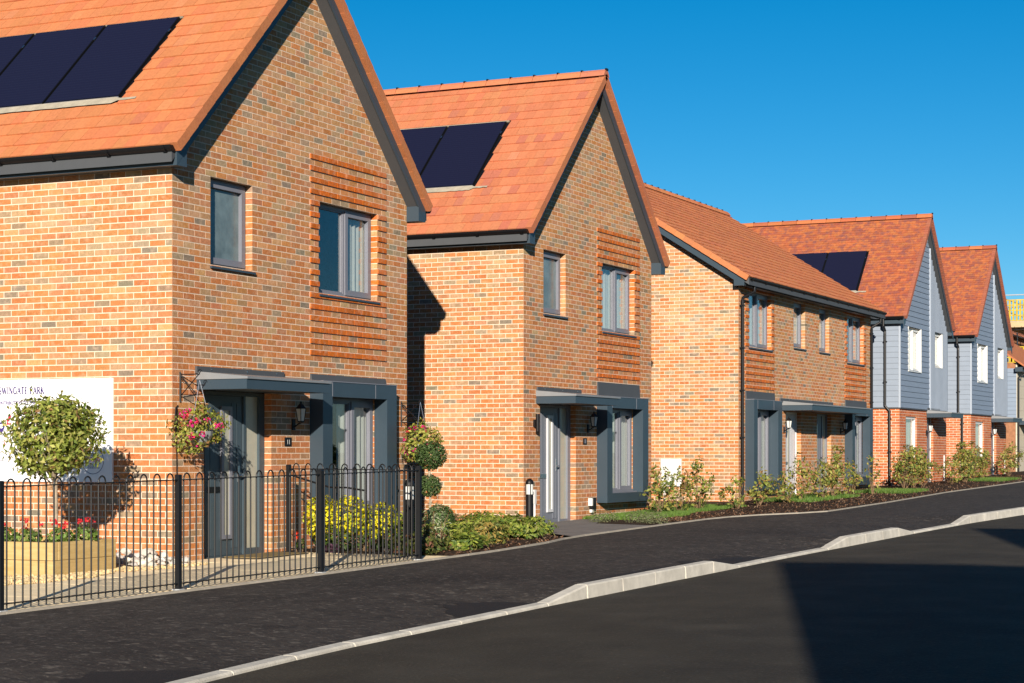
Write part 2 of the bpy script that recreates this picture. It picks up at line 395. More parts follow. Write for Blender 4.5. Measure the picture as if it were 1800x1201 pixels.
def lay_bricks(house, walls, pals, nmax=300, zmix=(2.2, 6.5)):
    """walls: list of (frame, recs, facing cosine); the 300 that show largest become single bricks, the rest one joined part"""
    rest = MB(); cand = []
    for wi, (fr, recs) in enumerate(walls):
        for r in recs:
            p, q, z, corb, edge, ok, zc = r
            t = max(0, min(1, (zc - zmix[0]) / (zmix[1] - zmix[0])))
            pi = 1 if (len(pals) > 1 and RND.random() < t) else 0
            ci = pick(pals[pi])
            if ok:
                c = fr.pt((p + q) / 2, z + .03); X, Y, dep = project(c)
                if 5 < X < 1795 and 0 < Y < 1200:
                    view = (CAM - c).normalized().dot(fr.N)
                    if view > 0: cand.append((view / dep ** 2, wi, r, pi, ci)); continue
            col = jit(CORB, .12) if corb else jit(pals[pi][ci][1], .11)
            d0 = -.11 if edge else -.03
            rest.fbox(fr, p, q, z, z + .063, d0, (.019 if corb else 0) + RND.uniform(-.0006, .0006), col, back=False)
    cand.sort(key=lambda c: -c[0])
    for n, (_, wi, r, pi, ci) in enumerate(cand):
        fr = walls[wi][0]; p, q, z = r[:3]
        if n < nmax:
            v = RND.randrange(5)
            def mk():
                b = MB(); b.fbox(WORLD, -.1065, .1065, 0, .063, -.03, 0, jit(pals[pi][ci][1], .11), back=False); return b.mesh('brick', 'brick')
            me = variant('brick', (id(pals[pi]), ci, v), mk)
            o = bpy.data.objects.new('brick', me); place(o, house, fr.mat((p + q) / 2, z, RND.uniform(-.0006, .0006)))
        else: rest.fbox(fr, p, q, z, z + .063, -.03, RND.uniform(-.0006, .0006), jit(pals[pi][ci][1], .11), back=False)
    rest.build('brickwork', 'brick', house, kind='stuff')
def core(m, fr, s0, s1, z0, z1, opens, d=-.0022, reveal=.26):
    ss = sorted({s0, s1, *[o[0] for o in opens], *[o[1] for o in opens]}); zs = sorted({z0, z1, *[o[2] for o in opens], *[o[3] for o in opens]})
    ss = [s for s in ss if s0 <= s <= s1]; zs = [z for z in zs if z0 <= z <= z1]
    for a, b in zip(ss, ss[1:]):
        for c, e in zip(zs, zs[1:]):
            if any(o[0] <= (a + b) / 2 <= o[1] and o[2] <= (c + e) / 2 <= o[3] for o in opens): continue
            m.poly([fr.pt(a, c, d), fr.pt(b, c, d), fr.pt(b, e, d), fr.pt(a, e, d)])
    for a, b, c, e in opens:
        k = .006; r = -reveal
        m.poly([fr.pt(a - k, c, d), fr.pt(a - k, e, d), fr.pt(a - k, e, r), fr.pt(a - k, c, r)])
        m.poly([fr.pt(b + k, c, d), fr.pt(b + k, c, r), fr.pt(b + k, e, r), fr.pt(b + k, e, d)])
        m.poly([fr.pt(a, e + k, d), fr.pt(b, e + k, d), fr.pt(b, e + k, r), fr.pt(a, e + k, r)])
        m.poly([fr.pt(a, c - k, d), fr.pt(a, c - k, r), fr.pt(b, c - k, r), fr.pt(b, c - k, d)])

# ------------------------------------------------------------------ joinery
def curtain(parent, fr, a, b, z0, z1, d, amp=.016, wl=.11):
    m = MB(); n = max(4, int((b - a) / .022)); vs = []
    for i in range(n + 1):
        s = lerp(a, b, i / n); dd = d + amp * math.sin(s / wl * 2 * math.pi) + amp * .4 * math.sin(s * 31)
        vs += [fr.pt(s, z0, dd), fr.pt(s, z1, dd)]
    m.add(vs, [(2 * i, 2 * i + 2, 2 * i + 3, 2 * i + 1) for i in range(n)])
    return m.build('curtain', 'curtain', parent, smooth=True)
def window(parent, fr, a, b, z0, z1, d=-.1, fm='frame_grey', lights=((0, 1, True),), sill=True, fw=.05, glass='glass', drapes=(), sill_d=.035):
    """lights: (from, to, opening sash?) as fractions of the width"""
    m = MB(); e = .002
    if fm == 'white_upvc': fw = .036
    m.fbox(fr, a + e, b - e, z0, z0 + fw, d - .07, d); m.fbox(fr, a + e, b - e, z1 - fw, z1 - e, d - .07, d)
    m.fbox(fr, a + e, a + fw, z0 + fw, z1 - fw, d - .07, d); m.fbox(fr, b - fw, b - e, z0 + fw, z1 - fw, d - .07, d)
    w_ = b - a
    for f0, f1, op in lights[1:]: s = a + f0 * w_; m.fbox(fr, s - fw * .55, s + fw * .55, z0 + fw, z1 - fw, d - .068, d - .002)
    o = m.build('window', fm, parent)
    for i, (f0, f1, op) in enumerate(lights):
        l = a + f0 * w_ + (fw if i == 0 else fw * .55); r = a + f1 * w_ - (fw if i == len(lights) - 1 else fw * .55)
        q = MB(); k = (.034 if fm == 'white_upvc' else .055) if op else .018; dd = d + .014 if op else d - .012; g = .003
        q.fbox(fr, l - (.02 if op else 0), r + (.02 if op else 0), z0 + fw - (.02 if op else 0), z0 + fw + k, d - .05, dd)
        q.fbox(fr, l - (.02 if op else 0), r + (.02 if op else 0), z1 - fw - k, z1 - fw + (.02 if op else 0), d - .05, dd)
        q.fbox(fr, l - (.02 if op else 0), l + k, z0 + fw + k, z1 - fw - k, d - .05, dd)
        q.fbox(fr, r - k, r + (.02 if op else 0), z0 + fw + k, z1 - fw - k, d - .05, dd)
        q.build('sash', fm, o)
        q = MB(); q.fbox(fr, l + k - .005, r - k + .005, z0 + fw + k - .005, z1 - fw - k + .005, d - .04, d - .034); q.build('pane', glass, o)
    if sill:
        q = MB(); q.hex([fr.pt(a - .0, z0 - .045, d), fr.pt(b + .0, z0 - .045, d), fr.pt(b + .0, z0 - .001, d), fr.pt(a - .0, z0 - .001, d),
                         fr.pt(a - .015, z0 - .045, sill_d), fr.pt(b + .03, z0 - .045, sill_d), fr.pt(b + .03, z0 - .02, sill_d), fr.pt(a - .015, z0 - .02, sill_d)])
        q.build('sill', 'anthracite' if fm == 'frame_grey' else fm, o)
    for c0, c1 in drapes: curtain(o, fr, a + c0 * w_, a + c1 * w_, z0, z1, d - .10)
    return o
def bay(parent, fr, a, b, z0, z1, dz, ai, bi, zi0, zi1, lights, flash=.1, drapes=()):
    """deep projecting surround box round a ground-floor window"""
    m = MB(); D = .2; e = .0
    m.fbox(fr, a, ai, z0, z1, .0, D); m.fbox(fr, bi, b, z0, z1, .0, D)
    m.fbox(fr, ai, bi, z0, zi0, .0, D); m.fbox(fr, ai, bi, zi1, z1, .0, D)
    # inner linings back to the window
    t = .012
    m.fbox(fr, ai - t, ai, zi0, zi1, -.12, -.001); m.fbox(fr, bi, bi + t, zi0, zi1, -.12, -.001)
    m.fbox(fr, ai, bi, zi0 - t, zi0, -.12, -.001); m.fbox(fr, ai, bi, zi1, zi1 + t, -.12, -.001)
    o = m.build('bay_surround', 'anthracite', parent)
    q = MB()
    for s in (ai, lerp(ai, bi, .78)):
        q.fbox(fr, s - .003, s + .003, zi1 + .004, z1 - .004, D, D + .004)
    q.fbox(fr, a - .004, b + .004, z1, z1 + .012, -.0, D + .008); q.build('trim', 'frame_grey', o)
    q = MB(); q.hex([fr.pt(a, z1 + .012, .0), fr.pt(b + .01, z1 + .012, .0), fr.pt(b + .01, z1 + flash, .0), fr.pt(a, z1 + flash, .0),
                     fr.pt(a, z1 + .012, .035), fr.pt(b + .01, z1 + .012, .035), fr.pt(b + .01, z1 + flash, .022), fr.pt(a, z1 + flash, .022)])
    q.build('flashing', 'soffit', o)
    window(parent, fr, ai + .002, bi - .002, zi0 + .002, zi1 - .002, d=-.02, lights=lights, drapes=drapes, sill=False, fw=.06)
    q = MB(); q.fbox(fr, ai + .03, bi - .12, zi0 + .001, zi0 + .06, -.02, .055); q.fbox(fr, ai + .01, bi - .05, zi0 + .0015, zi0 + .025, .055, .10)
    q.build('sill', 'frame_grey', o)
def canopy(parent, fr, a, b, z0, depth, mitre=.0, flash=(0, 0), fz=.16):
    m = MB(); m.fbox(fr, a, b, z0, z0 + .115, .0, depth); o = m.build('canopy', 'anthracite', parent)
    q = MB(); q.hex([fr.pt(a - .015, z0 + .118, 0), fr.pt(b + .015, z0 + .118, 0), fr.pt(b + .015, z0 + .215, 0), fr.pt(a - .015, z0 + .215, 0),
                     fr.pt(a - .015, z0 + .118, depth + .02), fr.pt(b + .015, z0 + .118, depth + .02), fr.pt(b + .015, z0 + .145, depth + .02), fr.pt(a - .015, z0 + .145, depth + .02)])
    q.build('canopy_roof', 'canopy_top', o)
    q = MB(); q.fbox(fr, flash[0], flash[1], z0 + .19, z0 + .19 + .085, .0, .03); f = q.build('flashing', 'soffit', o)
    q = MB()
    for t in (.15, .55, .9): c = fr.pt(lerp(flash[0], flash[1], t), z0 + .245, .03); q.tube([c, c + fr.N * .008], .009, 8)
    q.build('screw', 'metal', o)
def lantern(parent, fr, s, z):
    """carriage lantern on a curled wall arm"""
    m = MB(); m.fbox(fr, s - .035, s + .035, z - .2, z - .06, 0, .018)
    pts = [fr.pt(s, z - .16 + .0 * t, .02) for t in (0,)] + [fr.pt(s, z - .17 + .06 * math.sin(t * 1.5), .02 + .1 * t) for t in (.3, .6, 1)]
    m.tube(pts, .011, 6); o = m.build('wall_lantern', 'black_iron', parent)
    c = fr.pt(s, z, .12)
    q = MB(); q.lathe([(.02, z - .11), (.045, z - .10), (.048, z - .085)], c.x, c.y, 6); q.lathe([(.078, z + .07), (.07, z + .085), (.03, z + .125), (.012, z + .14), (.016, z + .155), (.004, z + .17)], c.x, c.y, 6)
    for j in range(6):
        a = 2 * math.pi * j / 6
        q.tube([(c.x + .047 * math.cos(a), c.y + .047 * math.sin(a), z - .09), (c.x + .073 * math.cos(a), c.y + .073 * math.sin(a), z + .075)], .005, 4)
    q.build('lantern_cage', 'black_iron', o)
    q = MB(); q.lathe([(.043, z - .088), (.069, z + .07)], c.x, c.y, 6); q.build('lantern_glass', 'lamp_glass', o)
def text_mesh(s, size, fr, a, z, d, material, name, parent, align='LEFT', squash=1.0, bold=0):
    cu = bpy.data.curves.new('t', 'FONT'); cu.body = s; cu.size = size; cu.align_x = align; cu.offset = bold; cu.extrude = .0006
    ob = bpy.data.objects.new('t', cu); COL.objects.link(ob)
    me = bpy.data.meshes.new_from_object(ob.evaluated_get(bpy.context.evaluated_depsgraph_get()))
    bpy.data.objects.remove(ob); bpy.data.curves.remove(cu)
    me.materials.clear(); me.materials.append(M[material])
    o = bpy.data.objects.new(name, me)
    place(o, parent, fr.mat(a, z, d) @ Matrix.Diagonal((squash, 1, 1, 1)))
    return o
def downpipe(parent, pts, brk=()):
    m = MB(); m.tube(pts, .034, 10); o = m.build('downpipe', 'black_plastic', parent, smooth=False)
    for c, n in brk:
        q = MB(); c = Vector(c)
        q.box(c.x - .045, c.x + .045, c.y - .045, c.y + .045, c.z - .016, c.z + .016); q.build('pipe_bracket', 'black_plastic', o)
    return o
def gutter(parent, a, b, down=(0, 0, -1), out=(0, -1, 0), nb=5):
    """half-round gutter from a to b"""
    a, b, out = Vector(a), Vector(b), Vector(out); m = MB(); n = 8; r = .068; vs = []
    for p in (a, b):
        for rr in (r, r - .006):
            for j in range(n + 1):
                t = math.pi * j / n; vs.append(p + out * (-rr * math.cos(t)) + Vector((0, 0, -rr * math.sin(t))))
    k = n + 1; fs = []
    for j in range(n):
        fs.append((j, j + 1, 2 * k + j + 1, 2 * k + j)); fs.append((k + j, 3 * k + j, 3 * k + j + 1, k + j + 1))
    fs.append((n, k + n, 3 * k + n, 2 * k + n)); fs.append((0, 2 * k, 3 * k, k))
    fs.append(tuple(range(k))); fs.append(tuple(range(2 * k, 3 * k)))
    m.add(vs, fs); o = m.build('gutter', 'black_plastic', parent)
    q_ = (b - a).normalized()
    for i in range(nb):
        c = lerp(a, b, (i + .12) / nb) if nb > 1 else a
        q = MB(); pts = [c + out * (-(r + .006) * math.cos(t)) + Vector((0, 0, -(r + .006) * math.sin(t))) for t in [math.pi * j / 6 for j in range(7)]]
        for p0, p1 in zip(pts, pts[1:]):
            h = q_ * .018; nn = ((p0 + p1) / 2 - c).normalized() * .008
            q.hex([p0 - h, p0 + h, p1 + h, p1 - h, p0 - h + nn, p0 + h + nn, p1 + h + nn, p1 - h + nn])
        q.build('gutter_bracket', 'black_plastic', o)
    return o

# ------------------------------------------------------------------ roofs
TILE_A = [(.55, (.52, .185, .074)), (.36, (.505, .172, .069)), (.08, (.53, .195, .085)), (.01, (.46, .15, .075))]
TILE_B = [(.55, (.52, .18, .082)), (.33, (.49, .162, .076)), (.10, (.46, .15, .088)), (.02, (.54, .21, .105))]
TILE_C = [(.55, (.56, .20, .080)), (.36, (.53, .18, .074)), (.09, (.49, .165, .08))]
TILE_M = [(.5, (.47, .150, .055)), (.3, (.41, .120, .052)), (.2, (.35, .098, .055))]
def tile_field(house, fr, s0, s1, L, gauge, tw, pal, matn='tile', skip=(), singles=True, thick=.018, roof=None):
    n = int(math.ceil(L / gauge)); rest = MB(); cand = []
    for k in range(n):
        t0 = k * gauge; t1 = min(t0 + gauge + .05, L + .02)
        s = s1 + (tw / 2 if k % 2 else 0)
        while s > s0:
            a, b = max(s - tw + .002, s0), min(s - .001, s1); s -= tw
            if b - a < .03: continue
            gone = False
            for q in skip:
                if t0 + gauge * .5 > q[2] and t0 + gauge * .5 < q[3]:
                    if a >= q[0] and b <= q[1]: gone = True
                    elif a < q[1] < b: a = q[1]
                    elif a < q[0] < b: b = q[0]
            if gone or b - a < .02: continue
            full = (b - a) > tw - .01 and t1 - t0 > gauge + .04
            ci = pick(pal); c = fr.pt((a + b) / 2, t0 + gauge / 2)
            X, Y, dep = project(c)
            if singles and full and 0 < X < 1800 and 0 < Y < 1200: cand.append((1 / dep ** 2, a, b, t0, t1, ci))
            else: tile_hex(rest, fr, a, b, t0, t1, thick, jit(pal[ci][1], .03))
    cand.sort(key=lambda c: -c[0])
    for i, (_, a, b, t0, t1, ci) in enumerate(cand):
        if i < 300:
            v = RND.randrange(5)
            def mk():
                q = MB(); tile_hex(q, WORLD, -tw / 2 + .002, tw / 2 - .001, 0, gauge + .05, thick, jit(pal[ci][1], .03)); return q.mesh('roof_tile', matn)
            o = bpy.data.objects.new('roof_tile', variant('tile', (id(pal), ci, v, gauge, tw), mk)); place(o, house, fr.mat((a + b) / 2, t0, RND.uniform(-.0015, .0015)))
        else: tile_hex(rest, fr, a, b, t0, t1, thick, jit(pal[ci][1], .03))
    rest.build('roof_tiling', matn, house, kind='stuff')
def tile_hex(m, fr, a, b, t0, t1, th, c):
    r = RND.uniform(-.0015, .0015); lo = th + r; u = RND.uniform(-.002, .002)
    m.hex([fr.pt(a, t0, lo), fr.pt(b, t0, lo), fr.pt(b, t1, 0), fr.pt(a, t1, 0),
           fr.pt(a, t0 + u, lo + th), fr.pt(b, t0 + u, lo + th), fr.pt(b, t1, th - .004), fr.pt(a, t1, th - .004)], c, back=False)
def ridge(house, a, b, pal, L=.45, r=.13):
    a, b = Vector(a), Vector(b); n = max(1, int(round((b - a).length / L))); q_ = (b - a) / n; t = q_.normalized(); side = t.cross(Vector((0, 0, 1)))
    for i in range(n):
        p0, p1 = a + q_ * i + t * .005, a + q_ * (i + 1) - t * .005; m = MB(); prof = [(-r, -.075), (-r * .62, .005), (-r * .2, .045), (r * .2, .045), (r * .62, .005), (r, -.075)]
        vs = [p + side * x + Vector((0, 0, z)) for p in (p0, p1) for x, z in prof]; k = len(prof)
        m.add(vs, [(j, j + 1, k + j + 1, k + j) for j in range(k - 1)] + [tuple(range(k)), tuple(range(k, 2 * k))], jit(pal[pick(pal)][1], .08))
        o = m.build('ridge_tile', 'tile', house)
        q = MB(); q.hex([p0 - t * .014 + side * -.05 + Vector((0, 0, .03)), p0 - t * .014 + side * .05 + Vector((0, 0, .03)), p0 + t * .014 + side * .05 + Vector((0, 0, .03)), p0 + t * .014 - side * .05 + Vector((0, 0, .03)),
                         p0 - t * .014 - side * .045 + Vector((0, 0, .062)), p0 - t * .014 + side * .045 + Vector((0, 0, .062)), p0 + t * .014 + side * .045 + Vector((0, 0, .062)), p0 + t * .014 - side * .045 + Vector((0, 0, .062))])
        q.build('ridge_clip', 'black_plastic', o)
def verge(house, fr, s_in, s_out, L, gauge, pal, sgn, board=True):
    """stepped verge units along the rake; s_out is the outer edge; sgn = direction (+1/-1) of outward along fr.S"""
    n = int(math.ceil(L / gauge))
    for k in range(n):
        t0, t1 = k * gauge, min((k + 1) * gauge - .0015, L + .03); m = MB(); a, b = min(s_in, s_out), max(s_in, s_out)
        m.hex([fr.pt(a, t0, -.075), fr.pt(b, t0, -.075), fr.pt(b, t1, -.08), fr.pt(a, t1, -.08), fr.pt(a, t0, .042), fr.pt(b, t0, .042), fr.pt(b, t1, .034), fr.pt(a, t1, .034)], jit(tuple(x * .88 for x in pal[0][1]), .08))
        m.build('verge_tile', 'tile', house)

def solar(house, fr, s_right, n, t0, t1, w_=1.15):
    s = s_right
    for i in range(n):
        a, b = s - w_ + .018, s - .018; m = MB()
        m.fbox(fr, a, b, t0, t1, -.02, .034); o = m.build('solar_panel', 'solar_frame', house)
        q = MB(); q.fbox(fr, a + .012, b - .012, t0 + .012, t1 - .012, .034, .037); g = q.build('panel_glass', 'solar', o)
        q = MB(); nl = 30
        for k in range(1, nl): t = lerp(t0, t1, k / nl); q.fbox(fr, a + .014, b - .014, t - .0022, t + .0022, .037, .0374)
        q.build('busbar_line', 'busbar', o)
        q = MB(); q.fbox(fr, b + .0, b + .024, lerp(t0, t1, .80), lerp(t0, t1, .80) + .06, .03, .042); q.build('clamp', 'metal', o)
        q = MB(); q.fbox(fr, a, b, t0 - .022, t0 - .002, -.01, .03); q.build('lower_trim', 'metal' if False else 'frame_grey', o)
        s -= w_
    a, b = s_right - n * w_, s_right
    m = MB(); m.fbox(fr, a, b + .05, t0 - .05, t1 + .03, -.03, .006); m.build('panel_tray', 'solar_frame', house)
    # lead apron dressed over the tiles below the panels
    m = MB(); k = 60; vs = []
    for i in range(k + 1):
        s = lerp(a, b + .28, i / k); lo = t0 - .15 + RND.uniform(-.006, .006)
        if s > b + .02: lo = t0 - .10 + RND.uniform(-.01, .01)
        hi = t0 - .02 if s <= b + .02 else t0 - .05
        vs += [fr.pt(s, lo, .040), fr.pt(s, hi, .036)]
    m.add(vs, [(2 * i, 2 * i + 2, 2 * i + 3, 2 * i + 1) for i in range(k)]); m.build('lead_apron', 'lead', house)
    m = MB(); m.fbox(fr, a, b + .03, t1 + .006, t1 + .022, .0, .03); m.build('lead_head', 'lead', house)
# ------------------------------------------------------------------ gable-fronted houses
class Roof:
    """ridge along X; left eave edge at Y = S - ov, z = ze; symmetrical about S + W/2"""
    def __init__(s, S, W, ov, ze, pitch):
        s.S, s.W, s.ov, s.ze, s.t = S, W, ov, ze, math.radians(pitch); s.mid = S + W / 2
        s.L = (W / 2 + ov) / math.cos(s.t); s.tan = math.tan(s.t)
        s.zr = ze + (W / 2 + ov) * s.tan
        s.left = Frame((0, S - ov, ze), (1, 0, 0), (0, math.cos(s.t), math.sin(s.t)))
        s.right = Frame((0, S + W + ov, ze), (-1, 0, 0), (0, -math.cos(s.t), math.sin(s.t)))
    def z(s, y, d=0): return s.ze + (s.W / 2 + s.ov - abs(y - s.mid)) * s.tan + d / math.cos(s.t)
    def chevron(s, m, d0, d1, x0, x1, ye=None):
        e = s.ov if ye is None else ye
        for y0 in (s.S - e, s.S + s.W + e):
            a, b = (y0, s.mid) if y0 < s.mid else (s.mid, y0)
            m.hex([(x0, a, s.z(a, d0)), (x1, a, s.z(a, d0)), (x1, b, s.z(b, d0)), (x0, b, s.z(b, d0)), (x0, a, s.z(a, d1)), (x1, a, s.z(a, d1)), (x1, b, s.z(b, d1)), (x0, b, s.z(b, d1))])
def gable_roof(h, r, D, pal, matn, gauge, tw, xv=.2, x0=0, skip=(), fm='anthracite', zs=None, verge_pal=None, fascia_h=.165, box=True):
    S, W = r.S, r.W
    m = MB(); r.chevron(m, -.13, -.006, -D - .15, x0 + xv - .022); m.build('roof_deck', 'soffit', h)
    tile_field(h, r.left, -D - .15, x0 + xv - .03, r.L, gauge, tw, pal, matn, skip)
    tile_field(h, r.right, -(x0 + xv - .03), D + .15, r.L, gauge, tw, pal, matn, (), singles=False)
    verge(h, r.left, x0 + xv - .04, x0 + xv + .07, r.L, gauge, verge_pal or pal, 1); verge(h, r.right, -(x0 + xv - .04), -(x0 + xv + .07), r.L, gauge, verge_pal or pal, -1)
    ridge(h, (x0 + xv + .075, r.mid, r.zr + .055), (-D - .15, r.mid, r.zr + .055), pal)
    m = MB(); r.chevron(m, -.20, -.012, x0 + xv - .02, x0 + xv, ye=.19); m.build('bargeboard', fm, h)
    m = MB(); r.chevron(m, -.185, -.17, x0 - .0, x0 + xv - .021, ye=.0); m.build('verge_soffit', 'soffit', h)
    for sd in (-1, 1):
        yo = S - .19 if sd < 0 else S + W + .19; yi = S + .012 if sd < 0 else S + W - .012
        a, b = min(yo, yi), max(yo, yi)
        m = MB(); m.box(-D - .1, x0 - .002, a + .001, b - .02 if sd < 0 else b - .001, zs, zs + .012)
        f0, f1 = (yo, yo + .02) if sd < 0 else (yo - .02, yo)
        m.box(-D - .1, x0 + xv - .024, f0, f1, zs - .004, zs + fascia_h + .02); m.build('fascia', fm, h)
        if box:
            m = MB(); zt = r.z(b if sd < 0 else a, -.19) ; zo = r.z(yo, -.1)
            y2 = yi
            m.hex([(x0 + .001, a - .001, zs - .006), (x0 + xv - .003, a - .001, zs - .006), (x0 + xv - .003, b + .001, zs - .006), (x0 + .001, b + .001, zs - .006),
                   (x0 + .001, a - .001, min(zt, zs + .22)), (x0 + xv - .003, a - .001, min(zt, zs + .22)), (x0 + xv - .003, b + .001, min(zt, zs + .22)), (x0 + .001, b + .001, min(zt, zs + .22))])
            m.build('eaves_box', fm, h)
        yg = yo + sd * .072
        gutter(h, (x0 + xv - .0, yg, r.ze + .004), (-D - .1, yg, r.ze + .004), out=(0, sd, 0), nb=12 if sd < 0 else 1)
def shell(h, S, W, D, x0, zb, r, front_opens, mortar='mortar', zt=4.75, floor=2.5, top=4.9):
    F = Frame((x0, S, 0), (0, 1, 0), (0, 0, 1)); G = Frame((x0, S, 0), (1, 0, 0), (0, 0, 1))
    m = MB(); core(m, F, .003, W - .003, zb, zt, front_opens)
    m.poly([(x0 - .0022, S + .01, zt), (x0 - .0022, S + W - .003, zt), (x0 - .0022, S + W - .003, r.z(S + W, -.1)), (x0 - .0022, r.mid, r.zr - .1), (x0 - .0022, S + .01, r.z(S, -.1))])
    m.poly([G.pt(-D, zb, -.0022), G.pt(-.003, zb, -.0022), G.pt(-.003, zt + .2, -.0022), G.pt(-D, zt + .2, -.0022)])
    m.build('mortar_wall', mortar, h)
    m = MB(); m.box(-D, x0 - .012, S + W - .1, S + W - .004, zb, zt + .2)
    m.add([(-D, S, zb), (-D, S + W, zb), (-D, S + W, r.z(S + W, -.1)), (-D, r.mid, r.zr - .1), (-D, S, r.z(S, -.1))], [(0, 1, 2, 3, 4)]); m.build('rear_wall', 'wall_far', h)
    m = MB(); m.box(x0 - 3.2, x0 - 3.1, S + .1, S + W - .1, zb, top); m.box(x0 - 3.1, x0 - .27, S + .1, S + W - .12, floor, floor + .2); m.box(x0 - 3.1, x0 - .27, S + .1, S + W - .12, top, top + .05); m.box(x0 - 3.1, x0 - .27, S + .1, S + W - .12, zb - .02, zb + .12)
    m.build('interior_wall', 'room', h)
    return F, G
def ab_house(name, label, S, dz, which):
    W, D = 5.69, 9.2; zb = dz - .225
    h = thing(name, label, 'house', (0, S + W / 2, dz))
    r = Roof(S, W, .26, 4.778 + dz, 44)
    sn = lambda z: snap(z + dz, zb)
    o_door = (.64, 2.12, sn(-.0), sn(2.055)); o_w1 = (.778, 1.686, sn(3.56), sn(4.60)); o_w2 = (3.265, 4.828, sn(3.34), sn(4.60)); o_bay = (3.30, 4.74, sn(.52), sn(2.0))
    opens = [o_door, o_w1, o_w2, o_bay]
    F, G = shell(h, S, W, D, 0, zb, r, opens)
    clip = lambda z: ((z - r.ze + .13) / r.tan - r.ov, W - ((z - r.ze + .13) / r.tan - r.ov))
    pz = sn(5.14)
    fb = bricks(F, .004, W, zb, r.zr - .3, opens, clip=clip, par=0, panels=[(3.048, 3.048 + 9 * .225 - .01, pz, pz - 2.62)])
    sb = bricks(G, -D, -.004, zb, dz + 4.62, [], par=1)
    lay_bricks(h, [(F, fb), (G, sb)], (PAL_LOW, PAL_HIGH), zmix=(1.6, 6.2) if which == 'A' else (2.8, 5.8))
    pal = TILE_A if which == 'A' else TILE_B
    if which == 'A': pr, pn, p0, p1 = -1.135, 4, 1.12, 2.87
    else: pr, pn, p0, p1 = -1.21, 3, 1.27, 3.09
    gable_roof(h, r, D, pal, 'tile', .24, .165, skip=[(pr - pn * 1.15 - .02, pr + .045, p0 - .06, p1 + .02)], zs=4.572 + dz)
    solar(h, r.left, pr, pn, p0, p1)
    # openings
    window(h, F, *o_w1, lights=((0, 1, True),), glass='glass_frost')
    window(h, F, *o_w2, lights=((0, .53, False), (.53, 1, True)), drapes=((.62, 1.0),) if which == 'A' else ((.0, 1.0),))
    bay(h, F, 3.044, 5.022, .345 + dz, 2.205 + dz, dz, 3.285, 4.752, .505 + dz, 2.012 + dz, ((0, .57, False), (.57, 1, True)), flash=.1 if which == 'A' else .26, drapes=((.45, 1.0),))
    canopy(h, F, .49, 2.37, 2.025 + dz, .70, flash=(.46, 2.38) if which == 'A' else (.50, 2.3))
    # door with glazed strip and sidelight
    dm = 'door_teal' if which == 'A' else 'door_grey'
    z0, z1 = o_door[2] + .0, o_door[3]
    m = MB(); d = -.10
    for a, b in ((.642, .70), (1.645, 1.69), (2.0, 2.118)): m.fbox(F, a, b, z0, z1 - .002, d - .07, d)
    m.fbox(F, .70, 1.645, z1 - .05, z1 - .002, d - .07, d); m.fbox(F, 1.69, 2.0, z1 - .05, z1 - .002, d - .07, d); m.fbox(F, .70, 1.645, z0, z0 + .03, d - .07, d + .02); m.fbox(F, 1.69, 2.0, z0, z0 + .10, d - .07, d)
    df = m.build('door_frame', dm, h)
    q = MB(); q.fbox(F, 1.69, 2.0, z0 + .10, z1 - .05, d - .045, d - .035); q.build('sidelight', 'glass_door', df)
    m = MB(); m.fbox(F, .703, 1.642, z0 + .033, z1 - .053, d - .06, d - .02)
    dr = m.build('door', dm, h)
    q = MB()
    for i in range(8):
        s = .76 + i * .115
        if 1.10 < s < 1.45: continue
        q.fbox(F, s - .05, s + .05, z0 + .12, z1 - .14, d - .02, d - .014)
    q.build('door_board', dm, dr)
    q = MB(); a, b, c, e = (1.16, 1.39, z0 + .23, z1 - .18)
    q.fbox(F, a, a + .05, c, e, d - .02, d + .006); q.fbox(F, b - .05, b, c, e, d - .02, d + .006); q.fbox(F, a + .05, b - .05, c, c + .05, d - .02, d + .006); q.fbox(F, a + .05, b - .05, e - .05, e, d - .02, d + .006); q.build('glazing_bead', 'frame_grey' if which == 'A' else 'door_white', dr)
    q = MB(); q.fbox(F, a + .05, b - .05, c + .05, e - .05, d - .02, d - .012); q.build('door_glass', 'glass_door', dr)
    q = MB(); q.fbox(F, .88, 1.13, z0 + .80, z0 + .87, d - .014, d - .004); q.build('letter_plate', 'black_plastic' if which == 'A' else 'metal', dr)
    q = MB(); c = F.pt(1.55, z0 + 1.0, d); q.fbox(F, 1.53, 1.57, z0 + .92, z0 + 1.12, d - .02, d - .008); q.tube([c, c + F.N * .045, c + F.N * .045 + Vector((0, -.11, 0))], .010, 6); q.build('handle', 'metal', dr)
    m = MB(); m.fbox(F, .60, 2.15, z0 - .16, z0 - .003, -.1, .06); m.build('doorstep', 'edging', h)
    # number plate and lantern
    m = MB(); m.fbox(F, 2.43, 2.58, 1.365 + dz, 1.475 + dz, .0, .012); npz = m.build('number_plate', 'black_plastic', h)
    if which == 'A': text_mesh('11', .085, F, 2.505, 1.388 + dz, .0135, 'white_upvc', 'house_number', npz, 'CENTER')
    else:
        q = MB(); q.fbox(F, 2.475, 2.535, 1.385 + dz, 1.455 + dz, .012, .014); q.build('plate_face', 'frame_grey', npz)
    lantern(h, F, 2.63, 1.77 + dz)
    return h, F, G, r
hA, FA, GA, RA = ab_house('brick_house', 'brick house numbered 11 with three dark solar panels showing and railings in front', 0, 0, 'A')
hB, FB, GB, RB = ab_house('brick_house', 'gabled brick house between number 11 and the house with four upstairs front windows', 9.627, .057, 'B')
